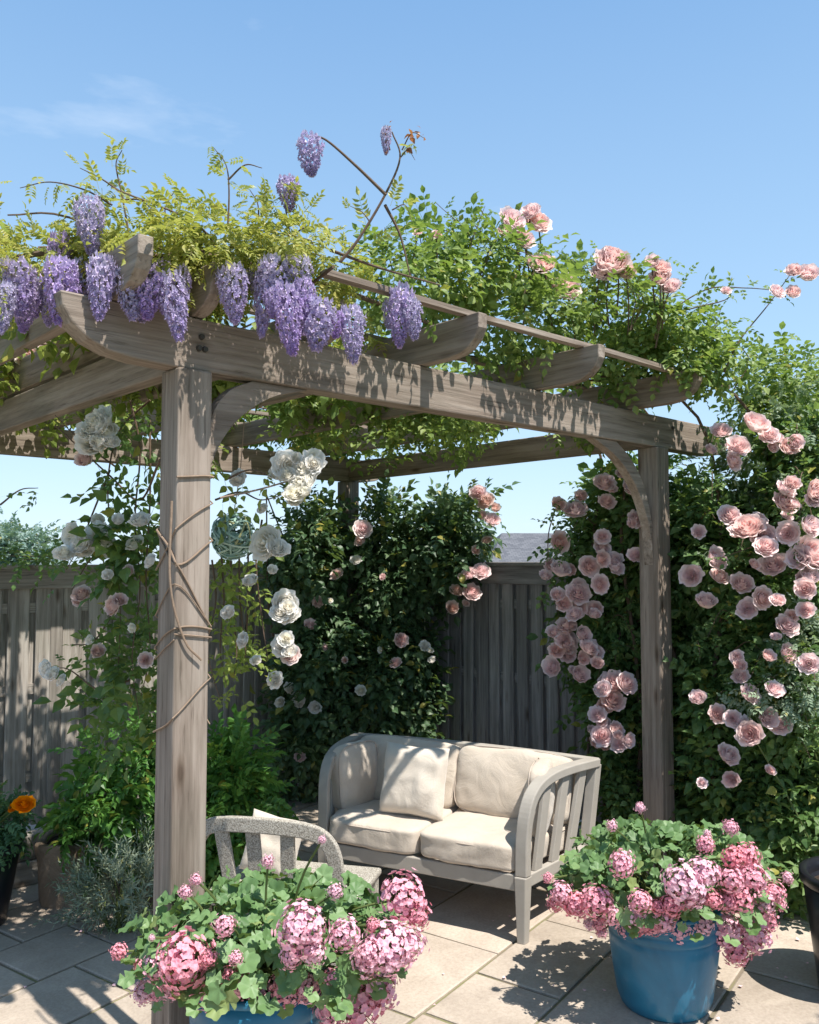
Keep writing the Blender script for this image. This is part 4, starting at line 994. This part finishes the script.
rs = [ring(.94, 0), ring(.97, .04), ring(1.0, .26), ring(1.04, .30), ring(1.05, .35), ring(1.03, .36), ring(.92, .36), ring(.9, .29)]
m.add([q for r_2 in rs for q in r_2], [(i*40+j, i*40+(j+1) % 40, (i+1)*40+(j+1) % 40, (i+1)*40+j) for i in range(7) for j in range(40)]); m.build('body', mat_stone(), tr, True)
m = MB(); m.add(ring(.95, .33), [tuple(range(40))]); m.build('soil', M_SOIL, tr)

# ================================================================ BEYOND THE FENCE
gb = empty('garage', tuple(np.array([4.75, 24.0, 0])), R(4)); tag(gb, 'low outbuilding whose grey tiled hip roof shows over the dark fence', 'outbuilding')
m = MB(); box(m, -2.7, 4.5, -2.2, 2.2, 0, 1.92); m.build('wall', plain('render_wall', (.42, .40, .37), .9, .2, .1), gb)
def mat_tiles():
    m = NT('grey_roof_tiles'); tc = m.coord((1, 1, 1)); b = m.node('ShaderNodeTexBrick'); m.link(tc, b.inputs['Vector'])
    b.inputs['Scale'].default_value = 3.5; b.inputs['Color1'].default_value = (.10, .105, .12, 1); b.inputs['Color2'].default_value = (.15, .155, .17, 1); b.inputs['Mortar'].default_value = (.08, .08, .09, 1)
    b.inputs['Row Height'].default_value = .35; b.inputs['Brick Width'].default_value = .5; return m.done(b.outputs['Color'], .95, .1)
m = MB(); rz = 2.78
m.add([(-2.95, -2.45, 1.90), (4.75, -2.45, 1.90), (4.75, 2.45, 1.90), (-2.95, 2.45, 1.90), (-2.2, 0, rz), (4.0, 0, rz)], [(0, 1, 5, 4), (1, 2, 5), (2, 3, 4, 5), (3, 0, 4), (3, 2, 1, 0)])
m.build('roof', mat_tiles(), gb)
def tree(name, label, loc, h, crown, dens, size, mat, tr_=.08, shell=(.4, 1.05), clump=.25):
    t = empty(name, loc); tag(t, label, 'tree'); L = np.array(loc, float)
    m = MB(); P, N = clumpy(crown, dens, shell, clump, 9); leafy(m, P, N, T_FERN, size); rel(m, L).build('crown', mat, t)
    s = MB(); top = crown[0][0]-L; tube(s, smoothpath([(0, 0, 0), top*np.array([.3, .3, .4]), top*np.array([.6, .6, .75]), top], 5), tr_, tr_*.35, 8)
    for c, r in crown[1:]:
        e = c-L; tube(s, smoothpath([top*.6, (top*.6+e)/2+[0, 0, .05], e], 4), tr_*.4, tr_*.12, 6)
    for i in rng.randint(0, len(P), 24):
        e = P[i]-L; tube(s, smoothpath([top*.8, (top*.8+e)/2+[0, 0, .05], e], 4), tr_*.2, tr_*.05, 5)
    s.build('trunk', M_BARK, t)
tree('garden_tree', 'hazy blue-green tree beyond the left fence', (-14.2, 30, 0), 4, [(np.array([-14.2, 30, 2.2]), np.array([1.1, 1.0, .8])), (np.array([-15.2, 30.4, 2.3]), np.array([1.2, 1.1, 1.0])), (np.array([-13.3, 29.8, 2.2]), np.array([.9, .9, .7]))], 40, .45, L_FAR, .14, clump=.35)
tree('added_shade_tree', 'unseen slender small tree added right of the patio to cast dapples', (4.3, 1.2, 0), 5, [(np.array([4.0, 1.35, 4.3]), np.array([.8, .7, .55])), (np.array([3.5, 1.7, 3.9]), np.array([.5, .4, .35])), (np.array([4.5, .9, 4.8]), np.array([.8, .8, .6]))], 75, .17, L_TREE, .06, (.2, 1.05), .15)  # out-of-view tree added to throw leaf shadows on the front right paving

# ================================================================ CAMERA, LIGHT, SKY
cam = bpy.data.objects.new('camera', bpy.data.cameras.new('camera')); col.objects.link(cam)
cam.location = (0, 0, EYE); cam.rotation_euler = (R(90)+PITCH, 0, 0)
cam.data.sensor_fit = 'HORIZONTAL'; cam.data.sensor_width = 36; cam.data.lens = FPX/819*36
cam.data.clip_end = 3000; cam.data.clip_start = .05; sc.camera = cam
EL, AZ = R(62.5), math.atan2(.69, -.72)
ts = Vector((math.sin(AZ)*math.cos(EL), math.cos(AZ)*math.cos(EL), math.sin(EL)))
sun = bpy.data.objects.new('sun', bpy.data.lights.new('sun', 'SUN')); col.objects.link(sun)
sun.data.energy = 3.0; sun.data.angle = R(.53); sun.data.color = (1, .95, .87)
sun.rotation_euler = ts.to_track_quat('Z', 'Y').to_euler(); sun.location = (5, -5, 9)
w = bpy.data.worlds.new('World'); sc.world = w; w.use_nodes = True; nt = w.node_tree
bg = nt.nodes['Background']; sky = nt.nodes.new('ShaderNodeTexSky'); sky.sky_type = 'NISHITA'; sky.sun_disc = False
sky.sun_elevation = EL; sky.sun_rotation = AZ; sky.air_density = 1.0; sky.dust_density = .6; sky.ozone_density = 1.6
bg.inputs[1].default_value = .147
tc = nt.nodes.new('ShaderNodeTexCoord'); mp = nt.nodes.new('ShaderNodeMapping'); mp.inputs['Scale'].default_value = (1.6, 1.6, 5.5)
mp.inputs['Location'].default_value = (.35, .1, .25)
nz = nt.nodes.new('ShaderNodeTexNoise'); nz.inputs['Scale'].default_value = 2.2; nz.inputs['Detail'].default_value = 6; nz.inputs['Roughness'].default_value = .55
rp = nt.nodes.new('ShaderNodeValToRGB'); rp.color_ramp.elements[0].position = .63; rp.color_ramp.elements[1].position = .95; rp.color_ramp.elements[1].color = (.45, .45, .45, 1)
mx = nt.nodes.new('ShaderNodeMix'); mx.data_type = 'RGBA'; mx.inputs[7].default_value = (3.3, 3.4, 3.5, 1)
nt.links.new(tc.outputs['Generated'], mp.inputs[0]); nt.links.new(mp.outputs[0], nz.inputs['Vector']); nt.links.new(nz.outputs['Fac'], rp.inputs[0])
nt.links.new(rp.outputs[0], mx.inputs[0]); 
sx_ = nt.nodes.new('ShaderNodeSeparateXYZ'); gr = nt.nodes.new('ShaderNodeValToRGB'); gm = nt.nodes.new('ShaderNodeMix'); gm.data_type = 'RGBA'; gm.inputs[0].default_value = .88
nt.links.new(tc.outputs['Generated'], sx_.inputs[0]); nt.links.new(sx_.outputs[2], gr.inputs[0]); el = gr.color_ramp.elements
while len(el) < 4: el.new(.5)
for e, (p_, c_) in zip(el, ((0, (.53, .69, .86)), (.22, (.365, .565, .78)), (.56, (.19, .37, .64)), (1, (.17, .33, .58)))): e.position = p_; e.color = (*c_, 1)
sm = nt.nodes.new('ShaderNodeVectorMath'); sm.operation = 'SCALE'; sm.inputs['Scale'].default_value = 3.15; nt.links.new(gr.outputs[0], sm.inputs[0])
nt.links.new(sky.outputs[0], gm.inputs[6]); nt.links.new(sm.outputs[0], gm.inputs[7]); nt.links.new(gm.outputs[2], mx.inputs[6]); nt.links.new(mx.outputs[2], bg.inputs[0])
sc.view_settings.view_transform = 'Standard'; sc.view_settings.look = 'None'; sc.view_settings.exposure = 1.4; sc.view_settings.gamma = 1
sc.cycles.use_denoising = True
sc.cycles.max_bounces = 8; sc.cycles.transparent_max_bounces = 4
